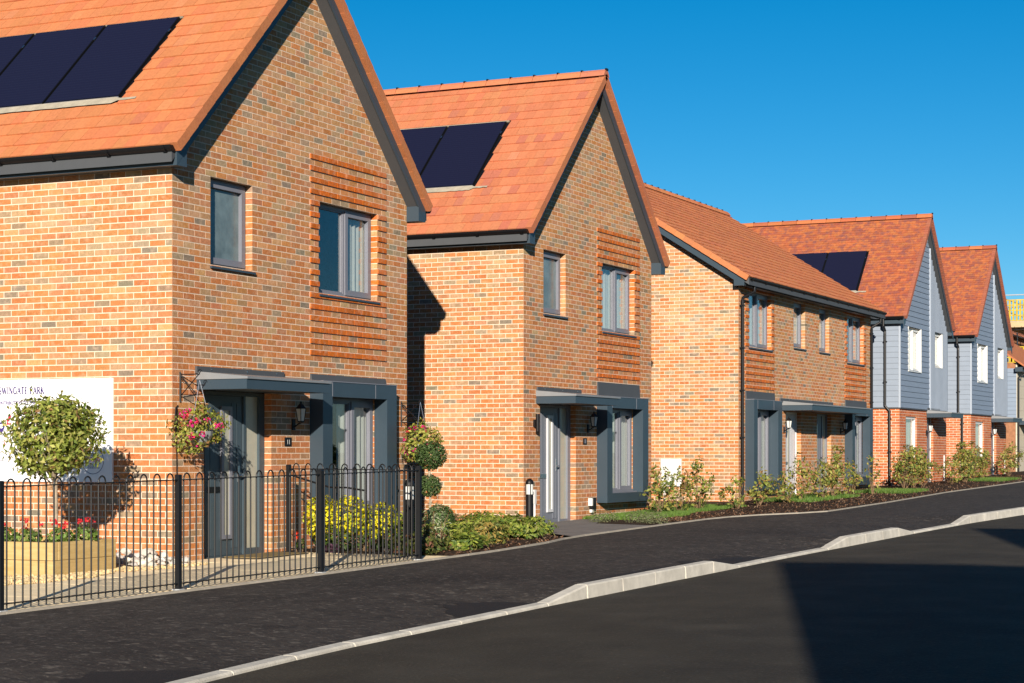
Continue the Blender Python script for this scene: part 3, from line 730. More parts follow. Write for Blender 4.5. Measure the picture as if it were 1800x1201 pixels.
# small fittings on the second house
q = MB(); c = FB.pt(.40, 1.72, .07); q.lathe([(.032, 1.62), (.034, 1.63), (.034, 1.90), (.032, 1.91)], c.x, c.y, 12); q.fbox(FB, .37, .43, 1.70, 1.82, .0, .04); q.build('wall_light', 'black_plastic', hB)
q = MB(); q.fbox(FB, 2.70, 2.86, .30, .50, .0, .07); o = q.build('socket_box', 'black_plastic', hB)
q = MB(); q.fbox(FB, 2.66, 2.698, .36, .49, .0, .075); q.fbox(FB, 2.72, 2.80, .24, .295, .0, .05); q.build('socket_cover', 'white_upvc', o)
q = MB(); q.fbox(FB, .29, .37, .45, .68, .0, .06); o = q.build('meter_housing', 'white_upvc', hB)
q = MB(); c = FB.pt(.33, .1, .04); q.tube([(c.x, c.y, .0), (c.x, c.y, .45)], .022, 8); q.build('waste_pipe', 'white_upvc', o)

# ------------------------------------------------------------------ semi-detached pair with the eaves along the street
def c_house():
    Y0, Y1, D, dz = 20.42, 31.28, 8.3, .19; Lh = Y1 - Y0; zb = dz - .225; zt = 4.86
    h = thing('brick_house', 'brick semi-detached pair with eaves to the street and four upstairs front windows', 'house', (0, (Y0 + Y1) / 2, dz))
    F = Frame((0, Y0, 0), (0, 1, 0), (0, 0, 1)); G = Frame((0, Y0, 0), (1, 0, 0), (0, 0, 1))
    sn = lambda z: snap(z, zb)
    W1 = (21.1 - Y0, 22.70 - Y0, sn(3.53), sn(4.80)); W2 = (24.385 - Y0, 25.30 - Y0, sn(3.75), sn(4.80)); W3 = (26.47 - Y0, 27.33 - Y0, sn(3.75), sn(4.80)); W4 = (28.95 - Y0, 30.55 - Y0, sn(3.53), sn(4.80))
    D1 = (23.77 - Y0, 24.97 - Y0, sn(.17), sn(2.24)); D2 = (26.28 - Y0, 27.51 - Y0, sn(.17), sn(2.24))
    B1 = (21.14 - Y0, 22.6 - Y0, sn(.68), sn(2.2)); B2 = (28.99 - Y0, 30.45 - Y0, sn(.68), sn(2.2))
    opens = [W1, W2, W3, W4, D1, D2, B1, B2]
    m = MB(); core(m, F, .003, Lh - .003, zb, zt + .1, opens)
    pit = math.radians(32.5); ze = 4.965; xe = .30; xr = -4.1; zr = ze + (xe - xr) * math.tan(pit)
    zroof = lambda x, d=0: ze + (xe - x if x > xr else x - (2 * xr - xe)) * math.tan(pit) + d / math.cos(pit)
    for off, yy_ in ((.0022, Y0),):
        m.poly([(-D, yy_ + off, zb), (-.003, yy_ + off, zb), (-.003, yy_ + off, zroof(0, -.15)), (xr, yy_ + off, zr - .15), (-D, yy_ + off, zroof(-D, -.15))])
    m.build('mortar_wall', 'mortar', h)
    m = MB(); m.poly([(-D, Y1 - .004, zb), (-.012, Y1 - .004, zb), (-.012, Y1 - .004, zroof(0, -.15)), (xr, Y1 - .004, zr - .15), (-D, Y1 - .004, zroof(-D, -.15))]); m.box(-D - .1, -D, Y0 + .05, Y1 - .05, zb, 4.9); m.build('rear_wall', 'wall_far', h)
    m = MB(); m.box(-3.2, -3.1, Y0 + .1, Y1 - .1, zb, 4.9); m.box(-3.1, -.27, Y0 + .1, Y1 - .12, 2.65, 2.8); m.box(-3.1, -.27, Y0 + .1, Y1 - .12, 4.9, 4.95); m.box(-3.1, -.27, Y0 + .1, Y1 - .12, zb - .02, zb + .2); m.build('interior_wall', 'room', h)
    p1 = 21.0 - Y0 - .13; p2 = 28.74 - Y0; pt = sn(4.84)
    fb = bricks(F, .004, Lh, zb, zt, opens, par=0, panels=[(p1, p1 + 2.015, pt, sn(2.68)), (p2, p2 + 2.015, pt, sn(2.68))])
    clip = lambda z: ((-1e3, 0) if z < 4.7 else (2 * xr - xe + (z - ze + .16) / math.tan(pit), xe - (z - ze + .16) / math.tan(pit)))
    sb = bricks(G, -D, -.004, zb, zr - .3, [], par=1, clip=clip)
    lay_bricks(h, [(F, fb), (G, sb)], (PAL_LOW, PAL_HIGH), zmix=(.8, 6.0))
    # roof
    Lr = (xe - xr) / math.cos(pit); y0, y1 = Y0 - .22, Y1 + .35
    RF = Frame((xe, 0, ze), (0, 1, 0), (-math.cos(pit), 0, math.sin(pit))); RBk = Frame((2 * xr - xe, 0, ze), (0, -1, 0), (math.cos(pit), 0, math.sin(pit)))
    m = MB()
    for a, b in ((xr, xe), (2 * xr - xe, xr)):
        m.hex([(a, y0 + .02, zroof(a, -.13)), (b, y0 + .02, zroof(b, -.13)), (b, y1, zroof(b, -.13)), (a, y1, zroof(a, -.13)), (a, y0 + .02, zroof(a, -.006)), (b, y0 + .02, zroof(b, -.006)), (b, y1, zroof(b, -.006)), (a, y1, zroof(a, -.006))])
    m.build('roof_deck', 'soffit', h)
    tile_field(h, RF, y0 + .03, y1, Lr, .24, .165, TILE_C, 'tile'); tile_field(h, RBk, -y1, -y0 - .03, Lr, .24, .33, TILE_C, 'tile', singles=False)
    verge(h, RF, y0 + .04, y0 - .05, Lr, .24, TILE_C, -1)
    ridge(h, (xr, y0 - .05, zr + .05), (xr, y1, zr + .05), TILE_C)
    m = MB()
    for a, b in ((xr, .19), (2 * xr - .19, xr)):
        m.hex([(a, y0, zroof(a, -.21)), (b, y0, zroof(b, -.21)), (b, y0 + .018, zroof(b, -.21)), (a, y0 + .018, zroof(a, -.21)), (a, y0, zroof(a, -.012)), (b, y0, zroof(b, -.012)), (b, y0 + .018, zroof(b, -.012)), (a, y0 + .018, zroof(a, -.012))])
    m.build('bargeboard', 'anthracite', h)
    m = MB(); m.box(-.03, .198, y0 + .001, Y0 - .001, 4.80, 5.0); m.build('eaves_box', 'anthracite', h)
    m = MB(); m.box(.178, .2, Y0 - .0, y1 - .02, 4.80, 4.985); m.box(.001, .178, Y0 + .001, y1 - .03, 4.812, 4.825); m.build('fascia', 'anthracite', h)
    m = MB(); m.hex([(a, Y0 - .18, 0) for a in ()] or [(xr, y0 + .02, zroof(xr, -.195)), (-.03, y0 + .02, zroof(-.03, -.195)), (-.03, Y0, zroof(-.03, -.195)), (xr, Y0, zroof(xr, -.195)), (xr, y0 + .02, zroof(xr, -.18)), (-.03, y0 + .02, zroof(-.03, -.18)), (-.03, Y0, zroof(-.03, -.18)), (xr, Y0, zroof(xr, -.18))]); m.build('verge_soffit', 'soffit', h)
    gutter(h, (.272, y0 + .06, ze + .002), (.272, y1 + .02, ze + .002), out=(1, 0, 0), nb=12)
    downpipe(h, [(.262, Y0 + .28, 4.93), (.262, Y0 + .28, 4.70), (.06, Y0 + .10, 4.56), (.055, Y0 + .10, 4.5), (.055, Y0 + .10, .2)], [((.05, Y0 + .10, z), (1, 0, 0)) for z in (4.4, 3.5, 2.6, 1.6, .7)])
    downpipe(h, [(.262, Y1 - .0, 4.93), (.262, Y1 - .0, 4.70), (.06, Y1 - .12, 4.56), (.055, Y1 - .12, 4.5), (.055, Y1 - .12, .3)], [((.05, Y1 - .12, z), (1, 0, 0)) for z in (4.4, 3.5, 2.6, 1.6, .7)])
    window(h, F, *W1, lights=((0, .5, False), (.5, 1, True)), drapes=((.35, 1),)); window(h, F, *W4, lights=((0, .5, False), (.5, 1, True)), drapes=((.1, .5), (.7, 1)))
    window(h, F, *W2, drapes=((0, 1),)); window(h, F, *W3, drapes=((0, 1),))
    for b_, c0 in ((B1, p1), (B2, p2)):
        bay(h, F, c0, c0 + 2.0, .46, 2.415, 0, c0 + .25, c0 + 1.71, .665, 2.215, ((0, .55, False), (.55, 1, True)), flash=.19, drapes=((.0, 1),))
    m = MB(); canopy(h, F, 23.50 - Y0, 28.55 - Y0, 2.235, .70, flash=(23.3 - Y0, 27.6 - Y0))
    for i, o_ in enumerate((D1, D2)):
        a, b, z0, z1 = o_; d = -.1; dm = 'door_white' if i == 0 else 'door_grey'
        m = MB(); m.fbox(F, a, a + .05, z0, z1, d - .07, d); m.fbox(F, b - .05, b, z0, z1, d - .07, d); m.fbox(F, a + .05, b - .05, z1 - .05, z1, d - .07, d); m.fbox(F, a + .05, b - .05, z0, z0 + .03, d - .07, d)
        df = m.build('door_frame', 'white_upvc' if i == 0 else 'frame_grey', h)
        split = b - .05 if i == 0 else a + .78
        m = MB(); m.fbox(F, a + .053, split - .003, z0 + .033, z1 - .053, d - .06, d - .02); dr = m.build('door', dm, h)
        q = MB()
        for s in (a + .14, a + .30, split - .30, split - .14): q.fbox(F, s - .055, s + .055, z0 + .12, z1 - .14, d - .02, d - .014)
        q.build('door_board', dm, dr)
        q = MB(); q.fbox(F, lerp(a, split, .5) - .04, lerp(a, split, .5) + .04, z0 + .5, z1 - .25, d - .02, d - .012); q.build('door_glass', 'glass_door', dr)
        q = MB(); c = F.pt(split - .1, z0 + 1.0, d); q.tube([c, c + F.N * .045, c + F.N * .045 + Vector((0, -.11, 0))], .010, 6); q.build('handle', 'metal', dr)
        q = MB(); q.fbox(F, a + .25, a + .5, z0 + .82, z0 + .88, d - .014, d - .004); q.build('letter_plate', 'metal', dr)
        if i == 1:
            q = MB(); q.fbox(F, split, split + .05, z0 + .03, z1 - .05, d - .07, d); q.build('mullion', 'frame_grey', df)
            q = MB(); q.fbox(F, split + .05, b - .05, z0 + .03, z1 - .05, d - .045, d - .035); q.build('sidelight', 'glass_door', df)
        m = MB(); m.fbox(F, a - .05, b + .05, z0 - .16, z0 - .003, -.1, .06); m.build('doorstep', 'edging', h)
    lantern(h, F, 23.62 - Y0, 1.93); lantern(h, F, 28.35 - Y0, 1.95)
    m = MB(); m.fbox(G, -1.74, -1.27, .56, 1.15, .0, .05); o = m.build('meter_box', 'white_upvc', h); q = MB(); q.fbox(G, -1.71, -1.30, .59, 1.12, .05, .056); q.build('meter_door', 'white_upvc', o)
    q = MB(); q.fbox(G, -1.68, -1.64, .15, .555, .0, .03); q.build('cable_cover', 'white_upvc', o)
    return h
hC = c_house()

# ------------------------------------------------------------------ weatherboarded houses
def clad_house(S, dz, label, pipe_low):
    W, D, X = 5.72, 9.0, .3; zb = dz - .225; zc = 2.51; zt = 4.78
    h = thing('clad_house', label, 'house', (X, S + W / 2, dz), 'weatherboarded gable houses beyond the semi-detached pair')
    r = Roof(S, W, .16, 4.955, 45); F = Frame((X, S, 0), (0, 1, 0), (0, 0, 1)); G = Frame((X, S, 0), (1, 0, 0), (0, 0, 1))
    sn = lambda z: snap(z, zb)
    g = (.72, 1.98, sn(1.02), sn(2.30)); dr_ = (3.22, 4.02, sn(.42), sn(2.36)); w1 = (.92, 2.38, 3.565, 4.73); w2 = (4.08, 5.02, 3.79, 4.75)
    xs_ = 3.44
    opens = [g, dr_, w1, w2]
    F2 = F
    m = MB(); core(m, F, .015, W - .003, zb, zt, opens, d=-.0145)
    m.poly([(X - .0145, S + .01, zt), (X - .0145, S + W - .003, zt), (X - .0145, S + W - .003, r.z(S + W, -.15)), (X - .0145, r.mid, r.zr - .15), (X - .0145, S + .01, r.z(S, -.15))])
    m.poly([G.pt(-D, zb, -.0145), G.pt(-.0155, zb, -.0145), G.pt(-.0155, zt + .2, -.0145), G.pt(-D, zt + .2, -.0145)]); m.build('mortar_wall', 'mortar_white', h)
    m = MB(); m.box(-D, X - .03, S + W - .1, S + W - .006, zb, zt + .2); m.build('rear_wall', 'clad', h)
    m = MB(); m.box(X - 3.2, X - 3.1, S + .1, S + W - .12, zb, 4.9); m.box(X - 3.1, X - .27, S + .1, S + W - .12, 2.6, 2.8); m.box(X - 3.1, X - .27, S + .1, S + W - .12, 4.9, 4.95); m.build('interior_wall', 'room', h)
    B = Frame((X - .012, S, 0), (0, 1, 0), (0, 0, 1)); BG = Frame((X, S + .012, 0), (1, 0, 0), (0, 0, 1))
    fb = bricks(B, .016, W, zb, zc - .02, opens, par=0); sb = bricks(BG, -4.5, -.016, zb, zc - .02, [], par=1)
    lay_bricks(h, [(B, fb), (BG, sb)], (PAL_RED,), zmix=(50, 60))
    # weatherboards, one object each
    k = 0; z = zc
    while z < r.zr - .35:
        z1 = min(z + .158, 99); lo = max(.004, (z1 - r.ze + .14) / r.tan - r.ov); hi = W - lo; hi2 = min(hi, xs_)
        segs = sub((lo, hi2), [(a - .03, b + .03) for a, b, q0, q1 in (w1,) if q0 - .05 < z + .08 < q1 + .03]) if hi2 > lo else []
        for a, b in segs:
            if b - a < .03: continue
            m = MB(); m.hex([F.pt(a, z, -.018), F.pt(b, z, -.018), F.pt(b, z1, -.018), F.pt(a, z1, -.018), F.pt(a, z, .02), F.pt(b, z, .02), F.pt(b, z1 - .004, .004), F.pt(a, z1 - .004, .004)]); m.build('weatherboard', 'clad', h)
        if z < zt:
            m = MB(); m.hex([G.pt(-4.5, z, -.018), G.pt(-.004, z, -.018), G.pt(-.004, z1, -.018), G.pt(-4.5, z1, -.018), G.pt(-4.5, z, .02), G.pt(-.004, z, .02), G.pt(-.004, z1 - .004, .004), G.pt(-4.5, z1 - .004, .004)]); m.build('weatherboard', 'clad_light', h)
        z += .15; k += 1
    s = xs_ + .03
    while s < W - .01:
        b = min(s + .145, W); zt_ = min(r.z(S + (s + b) / 2, -.17), r.z(S + b, -.17), r.z(S + s, -.17))
        for c, e in sub((zc, zt_), [(q0 - .03, q1 + .03) for a, bb, q0, q1 in (w2,) if a - .03 < (s + b) / 2 < bb + .03]):
            if e - c < .03: continue
            m = MB(); m.fbox(F, s + .003, b - .003, c, e, -.018, .030 if True else .02); m.fbox(F, s - .010, s + .010, c + .001, e - .001, .030, .042); m.build('vertical_board', 'clad_light', h)
        s += .15
    m = MB(); m.fbox(F, xs_ - .012, xs_ + .018, zc - .005, r.z(S + xs_, -.17), -.01, .05); m.build('corner_trim', 'clad_trim', h)
    m = MB(); m.fbox(F, -.022, .016, zc - .005, 4.77, -.03, .024); m.build('corner_trim', 'clad_trim', h)
    m = MB(); m.fbox(F, -.02, W, zc - .035, zc - .006, -.01, .028); m.fbox(G, -4.5, -.012, zc - .034, zc - .0065, -.01, .029); m.build('drip_trim', 'soffit', h)
    for o_, li in ((w1, ((0, .5, False), (.5, 1, True))), (w2, ((0, 1, True),)), (g, ((0, 1, True),))):
        window(h, F, *o_, fm='white_upvc', lights=li, d=-.06, drapes=() if o_ is not g else ((.5, 1),), sill_d=.04)
        if o_ is not g:
            m = MB(); a, b, c, e = o_; m.fbox(F, a - .014, a - .001, c - .02, e + .03, -.1, .022); m.build('reveal_lining', 'white_upvc', h); m = MB(); m.fbox(F, b + .001, b + .016, c - .02, e + .03, -.1, .026); m.build('reveal_lining', 'white_upvc', h)
    a, b, z0, z1 = dr_; d = -.08
    m = MB(); m.fbox(F, a, a + .05, z0, z1, d - .07, d); m.fbox(F, b - .05, b, z0, z1, d - .07, d); m.fbox(F, a + .05, b - .05, z1 - .05, z1, d - .07, d); df = m.build('door_frame', 'white_upvc', h)
    m = MB(); m.fbox(F, a + .052, b - .052, z0 + .02, z1 - .052, d - .06, d - .02); m.fbox(F, a + .2, b - .2, z0 + .9, z1 - .2, d - .02, d - .014); dr = m.build('door', 'door_grey', h)
    q = MB(); c = F.pt(b - .14, z0 + 1.0, d); q.tube([c, c + F.N * .045, c + F.N * .045 + Vector((0, -.11, 0))], .010, 6); q.build('handle', 'metal', dr)
    canopy(h, F, 3.15, 4.75, 2.285, .70, flash=(3.15, 4.75)); lantern(h, F, 3.1, 1.98)
    gable_roof(h, r, D, TILE_M, 'tile_mottled', .105, .165, xv=.16, x0=X, zs=4.775, skip=[(-3.35, -1.02, 1.09, 2.87)] if pipe_low == 0 else [], verge_pal=[(1, (.40, .13, .075))], fascia_h=.16)
    if pipe_low == 0: solar(h, r.left, -1.06, 2, 1.14, 2.85)
    px = -.09
    downpipe(h, [(px, S - .25, 4.92), (px, S - .25, 4.72), (px, S - .07, 4.60), (px, S - .07, 4.52), (px, S - .07, 2.56), (px + .12, S - .06, 2.42), (px + .12, S - .045, .35)], [((px, S - .055, 4.3), 0), ((px, S - .055, 3.2), 0), ((px + .12, S - .04, 2.2), 0), ((px + .12, S - .04, 1.3), 0)])
    m = MB(); m.fbox(F, 5.3, 5.36, .45, 1.2, .0, .03); m.build('cable_cover', 'white_upvc', h)
    return h
hD = clad_house(33.18, .40, 'weatherboarded gable house next to the brick pair, with dark solar panels on its roof', 0)
hE = clad_house(42.36, .47, 'weatherboarded gable house without solar panels next to the scaffolding', 1)
# ------------------------------------------------------------------ last low house, building site, houses across the road
def low_house():
    Y0, Y1 = 51.4, 58.0; h = thing('clad_house', 'low house with blue-grey boarded end and cream front beside the scaffolding', 'house', (0, 54, .58))
    X = .02; ze = 4.36; pit = math.radians(36); zr = ze + (4.0 + .2) * math.tan(pit)
    m = MB(); m.box(-8, X - .03, Y0 + .03, Y1, .3, 4.5); m.poly([(-8, Y0 + .031, 4.3), (X - .03, Y0 + .031, 4.3), (-4, Y0 + .031, zr - .1)]); m.build('wall', 'wall_far', h)
    z = 2.5
    while z < 4.25:
        m = MB(); m.hex([(-6, Y0 - .02, z), (X, Y0 - .02, z), (X, Y0 + .03, z), (-6, Y0 + .03, z), (-6, Y0 + .0, z + .146), (X, Y0 + .0, z + .146), (X, Y0 + .03, z + .146), (-6, Y0 + .03, z + .146)]); m.build('weatherboard', 'clad', h); z += .15
    z = .6
    while z < 4.3:
        m = MB(); m.box(X - .03, X + .02, Y0, Y1, z, z + .435); m.build('cream_board', 'clad_cream', h); z += .44
    m = MB()
    for sx in (1, -1):
        xe = X + .3 if sx > 0 else -8.3
        m.hex([(xe, Y0 - .2, ze - .02), (-4, Y0 - .2, zr - .02), (-4, Y1 + .2, zr - .02), (xe, Y1 + .2, ze - .02), (xe, Y0 - .2, ze + .05), (-4, Y0 - .2, zr + .05), (-4, Y1 + .2, zr + .05), (xe, Y1 + .2, ze + .05)])
    m.build('roof', 'roof_far', h)
    m = MB(); m.box(X - .02, X + .25, Y0 - .2, Y1 + .1, ze - .19, ze - .03); m.build('fascia', 'anthracite', h)
    gutter(h, (X + .31, Y0 - .2, ze - .02), (X + .31, Y1, ze - .02), out=(1, 0, 0), nb=4)
    downpipe(h, [(X + .31, Y0 + .1, ze - .06), (X + .3, Y0 + .1, ze - .25), (X + .07, Y0 - .02, ze - .4), (X + .07, Y0 - .02, .5)], [])
    m = MB(); m.box(X + .0, X + 1.0, Y0 + .3, Y1 - .5, 2.28, 2.42); m.build('canopy', 'anthracite', h)
low_house()
def site():
    h = thing('unfinished_house', 'unfinished brick house with timber roof boards behind scaffolding poles', 'house', (-4, 66, .6))
    m = MB(); m.box(-9, -2.9, 62, 72, .3, 6.3); m.build('wall', 'wall_far', h)
    m = MB(); m.hex([(-9.2, 61.8, 6.31), (-2.7, 61.8, 6.31), (-2.7, 72.2, 6.31), (-9.2, 72.2, 6.31), (-6.0, 61.8, 8.6), (-5.9, 61.8, 8.6), (-5.9, 72.2, 8.6), (-6.0, 72.2, 8.6)]); m.build('roof', 'roof_far', h)
    s = thing('scaffold', 'galvanised tube scaffold with yellow netting and timber boards', 'scaffold', (-2, 62, .6))
    for yv in (60.6, 62.2, 64.0, 66.0, 68.0):
        for xv, zt in ((-1.1, 8.3 + .2 * ((yv * 7) % 2)), (-2.3, 7.6)):
            m = MB(); m.tube([(xv, yv, .4), (xv, yv, zt)], .03, 6); m.build('standard', 'galv', s)
    for xv in (-3.8, -5.2):
        m = MB(); m.tube([(xv, 60.6, .4), (xv, 60.6, 8.0)], .03, 6); m.build('standard', 'galv', s)
    for z in (2.3, 3.3, 4.3, 5.3, 6.2, 7.1, 7.6):
        for xv in (-1.14, -2.34):
            m = MB(); m.tube([(xv, 60.2, z), (xv, 69, z)], .026, 6); m.build('ledger', 'galv', s)
        m = MB(); m.tube([(-.8, 60.55, z + .06), (-6, 60.55, z + .06)], .026, 6); m.build('transom', 'galv', s)
    for z in (2.4, 4.4, 6.3):
        for j in range(4):
            m = MB(); m.box(-2.25 + j * .28, -2.0 + j * .28, 60.2, 69, z + .03, z + .07); m.build('scaffold_board', 'board_tan', s)
        m = MB(); m.box(-1.08, -1.05, 60.2, 69, z + .07, z + .29); m.box(-6, -.9, 60.48, 60.51, z + .07, z + .29); m.build('toe_board', 'board_tan', s)
    for z0, z1 in ((4.72, 5.55), (6.62, 7.45)):
        m = MB(); n = 60
        for j in range(n): a = 60.2 + j * 8.8 / n; m.box(-1.03, -1.02, a, a + .075, z0, z1)
        for j in range(36): a = -6 + j * 5.0 / 36; m.box(a, a + .075, 60.45, 60.46, z0, z1)
        for k in range(5): z = lerp(z0, z1, k / 4); m.box(-1.032, -1.018, 60.2, 69, z - .02, z + .02); m.box(-6, -1, 60.448, 60.462, z - .02, z + .02)
        m.build('safety_netting', 'yellow', s)
    for a in (60.7, 64.1):
        m = MB(); m.tube([(-1.06, a, .5), (-1.06, a + 3.2, 7.0)], .026, 6); m.build('brace', 'galv', s)
site()
def across(Y, X, dz, label):
    h = thing('brick_house', label, 'house', (X + 4, Y, dz), 'houses across the road')
    W = 5.8; a, b = Y - W / 2, Y + W / 2; ze = 4.72 + dz; zr = 7.94 + dz
    m = MB(); m.box(X, X + 9, a, b, dz - .3, ze + .2); m.add([(X, a, ze + .2), (X, b, ze + .2), (X, Y, zr - .12), (X + 9, a, ze + .2), (X + 9, b, ze + .2), (X + 9, Y, zr - .12)], [(0, 1, 2), (3, 5, 4), (0, 2, 5, 3), (1, 4, 5, 2)]); m.build('wall', 'wall_far', h)
    m = MB()
    for sy in (-1, 1):
        ye = Y + sy * (W / 2 + .28); m.hex([(X - .25, ye, ze), (X + 9.2, ye, ze), (X + 9.2, Y, zr - .08), (X - .25, Y, zr - .08), (X - .25, ye, ze + .1), (X + 9.2, ye, ze + .1), (X + 9.2, Y, zr + .0), (X - .25, Y, zr + .0)])
    m.build('roof', 'roof_far', h)
    for y0, y1, z0, z1 in ((a + .7, a + 1.7, 3.5, 4.6), (a + 3.2, a + 4.8, 3.3, 4.6), (a + 3.2, a + 4.8, .6, 2.0)):
        m = MB(); m.box(X - .03, X, y0 - .06, y1 + .06, z0 - .06 + dz, z1 + .06 + dz); o = m.build('window', 'frame_grey', h)
        q = MB(); q.box(X - .036, X - .03, y0, y1, z0 + dz, z1 + dz); q.build('pane', 'glass_frost', o)
    m = MB(); m.box(X - .03, X, a + .7, a + 1.7, dz, 2.1 + dz); m.build('door', 'door_teal', h)
across(-18.35, 16.5, -.2, 'gabled brick house across the road that throws the large shadow onto the carriageway'); across(-9.5, 17.05, -.1, 'gabled brick house across the road that throws the thin shadow beside the far kerb')

# ------------------------------------------------------------------ foliage
GREEN = [(.5, (.075, .13, .028)), (.3, (.11, .17, .04)), (.2, (.045, .085, .02))]
def leaf(m, p, n, t, L, W_, c, fold=.18):
    n = n.normalized(); t = (t - n * t.dot(n)); t = t.normalized() if t.length > 1e-4 else n.orthogonal().normalized(); s = t.cross(n)
    q = p + t * L * .5
    m.add([p, q + s * W_ * .5 + n * L * fold * .4, p + t * L, q - s * W_ * .5 + n * L * fold * .4], [(0, 1, 2), (0, 2, 3)], c)
def rv(r=RND):
    while True:
        v = Vector((r.uniform(-1, 1), r.uniform(-1, 1), r.uniform(-1, 1)))
        if .05 < v.length < 1: return v
def blob(m, c, rad, n, L, W_, pal, shell_=.55, up=.3, clumps=0, flat=0):
    c = Vector(c); cl = [rv() for _ in range(clumps)]
    for _ in range(n):
        v = rv(); rr = v.length; v.normalize(); rr = shell_ + (1 - shell_) * rr if RND.random() < .8 else rr
        if cl and RND.random() < .75:
            k = cl[RND.randrange(len(cl))]; v = (k.normalized() * 1.0 + rv() * .42); rr = min(1.12, v.length) * (.75 + .3 * RND.random()); v.normalize()
        p = c + Vector((v.x * rad[0], v.y * rad[1], v.z * rad[2])) * rr
        nrm = (v + Vector((0, 0, up)) + rv() * .8); t = (v * .6 + rv() + Vector((0, 0, .25)))
        l = L * RND.uniform(.65, 1.25); leaf(m, p, nrm, t, l, W_ * l / L, jit(pal[pick(pal)][1], .25))
def twigs(m, base, tips, r=.008):
    for t in tips:
        b = Vector(base); t = Vector(t); mid = lerp(b, t, .5) + rv() * .03; m.tube([b, mid, t], r, 5, r1=r * .35)

# planter of timber sleepers
pl = thing('sleeper_planter', 'raised bed of pale timber sleepers, two high, below the sign', 'planter', (-.9, -1.75, gz(-1.8)))
px0, px1, py0, py1, pz = -3.2, .12, -2.30, -1.22, gz(-1.8) - .02
for lv in (0, 1):
    z0, z1 = pz + lv * .192, pz + lv * .192 + .189
    if lv == 0: B_ = [(px0, px1 - .1, py0, py0 + .098), (px1 - .098, px1, py0, py1), (px0, px1 - .1, py1 - .098, py1)]
    else: B_ = [(px0, px1, py0, py0 + .098), (px1 - .098, px1, py0 + .1, py1), (px0, px1 - .1, py1 - .098, py1)]
    for x0, x1, y0, y1 in B_:
        m = MB(); j = RND.uniform(-.004, .004); m.box(x0 + j, x1 + j, y0 + j, y1 + j, z0, z1); o = m.build('sleeper', 'wood', pl)
        b_ = o.modifiers.new('bevel', 'BEVEL'); b_.width = .006; b_.segments = 2
m = MB(); m.box(px0, px1 - .1, py0 + .1, py1 - .1, pz, pz + .34); m.build('soil', 'earth', pl)
# clipped standard tree
TX, TY = -.31, -1.72; tz = pz + .34
tr = thing('standard_tree', 'clear-stemmed ornamental tree with a rounded olive-green crown in the sleeper bed', 'tree', (TX, TY, tz))
m = MB(); m.tube([(TX, TY, tz - .05), (TX + .01, TY, tz + .3), (TX - .005, TY + .01, tz + .62), (TX, TY, tz + .78)], .028, 10, r1=.024); t_ = m.build('trunk', 'bark', tr, smooth=True)
m = MB()
for i in range(22):
    v = rv().normalized(); tip = Vector((TX + v.x * .42, TY + v.y * .42, 1.50 + v.z * .32)); b0 = Vector((TX, TY, tz + RND.uniform(.6, .8))); mid = lerp(b0, tip, .5) + rv() * .05; m.tube([b0, mid, tip], .011, 5, r1=.003)
m.build('branch', 'bark', t_)
m = MB(); pal = [(.36, (.20, .24, .04)), (.30, (.31, .33, .07)), (.15, (.10, .14, .026)), (.14, (.40, .38, .11)), (.05, (.28, .16, .07))]
blob(m, (TX - .02, TY, 1.45), (.49, .49, .40), 3400, .072, .036, pal, shell_=.45, clumps=34); blob(m, (TX - .02, TY, 1.44), (.36, .36, .30), 900, .075, .042, pal, shell_=.0)
blob(m, (TX + .06, TY, 1.75), (.30, .30, .13), 260, .085, .038, pal, shell_=.3)
blob(m, (TX - .08, TY, 1.15), (.36, .36, .12), 260, .085, .040, pal, shell_=.3)
for _ in range(34):                      # shoots breaking the outline
    v = rv(); v.z = abs(v.z) * .9 - .25; v.normalize(); e = Vector((TX - .02 + v.x * .47, TY + v.y * .47, 1.45 + v.z * .40)); g_ = (v + Vector((0, 0, .5)) + rv() * .4).normalized() * RND.uniform(.08, .18)
    for k_ in range(7): leaf(m, e + g_ * (k_ / 6), rv() + Vector((0, 0, .4)), g_.normalized() + rv() * .8, .07, .03, jit(pal[pick(pal)][1], .2))
m.build('crown', 'leaf', tr)
# red bedding plants in the planter
for i, (x, y) in enumerate(((-.75, -2.0), (-.05, -1.95), (-.42, -2.02), (.02, -1.62), (-1.15, -1.95))):
    k = thing('bedding_plant', ['bushy', 'bright green', 'pale', 'small', 'dark'][i] + ' leafy bedding plant with red flowers in the sleeper bed', 'plant', (x, y, pz + .34))
    m = MB(); blob(m, (x, y, pz + .42), (.13, .13, .10), 240, .05, .042, [(.5, (.14, .22, .04)), (.3, (.22, .27, .07)), (.2, (.07, .12, .02))]); m.build('foliage', 'leaf', k)
    for _ in range(3):
        c = Vector((x, y, pz + .56)) + Vector((RND.uniform(-.12, .12), RND.uniform(-.1, .1), RND.uniform(-.04, .06)))
        m = MB(); blob(m, c, (.028, .028, .018), 16, .034, .03, [(1, (.62, .03, .04))]); fl = m.build('flower', 'petal', k)
        m = MB(); m.tube([(c.x, c.y, pz + .42), c], .003, 4, (.1, .16, .04)); m.build('stalk', 'leaf', fl)

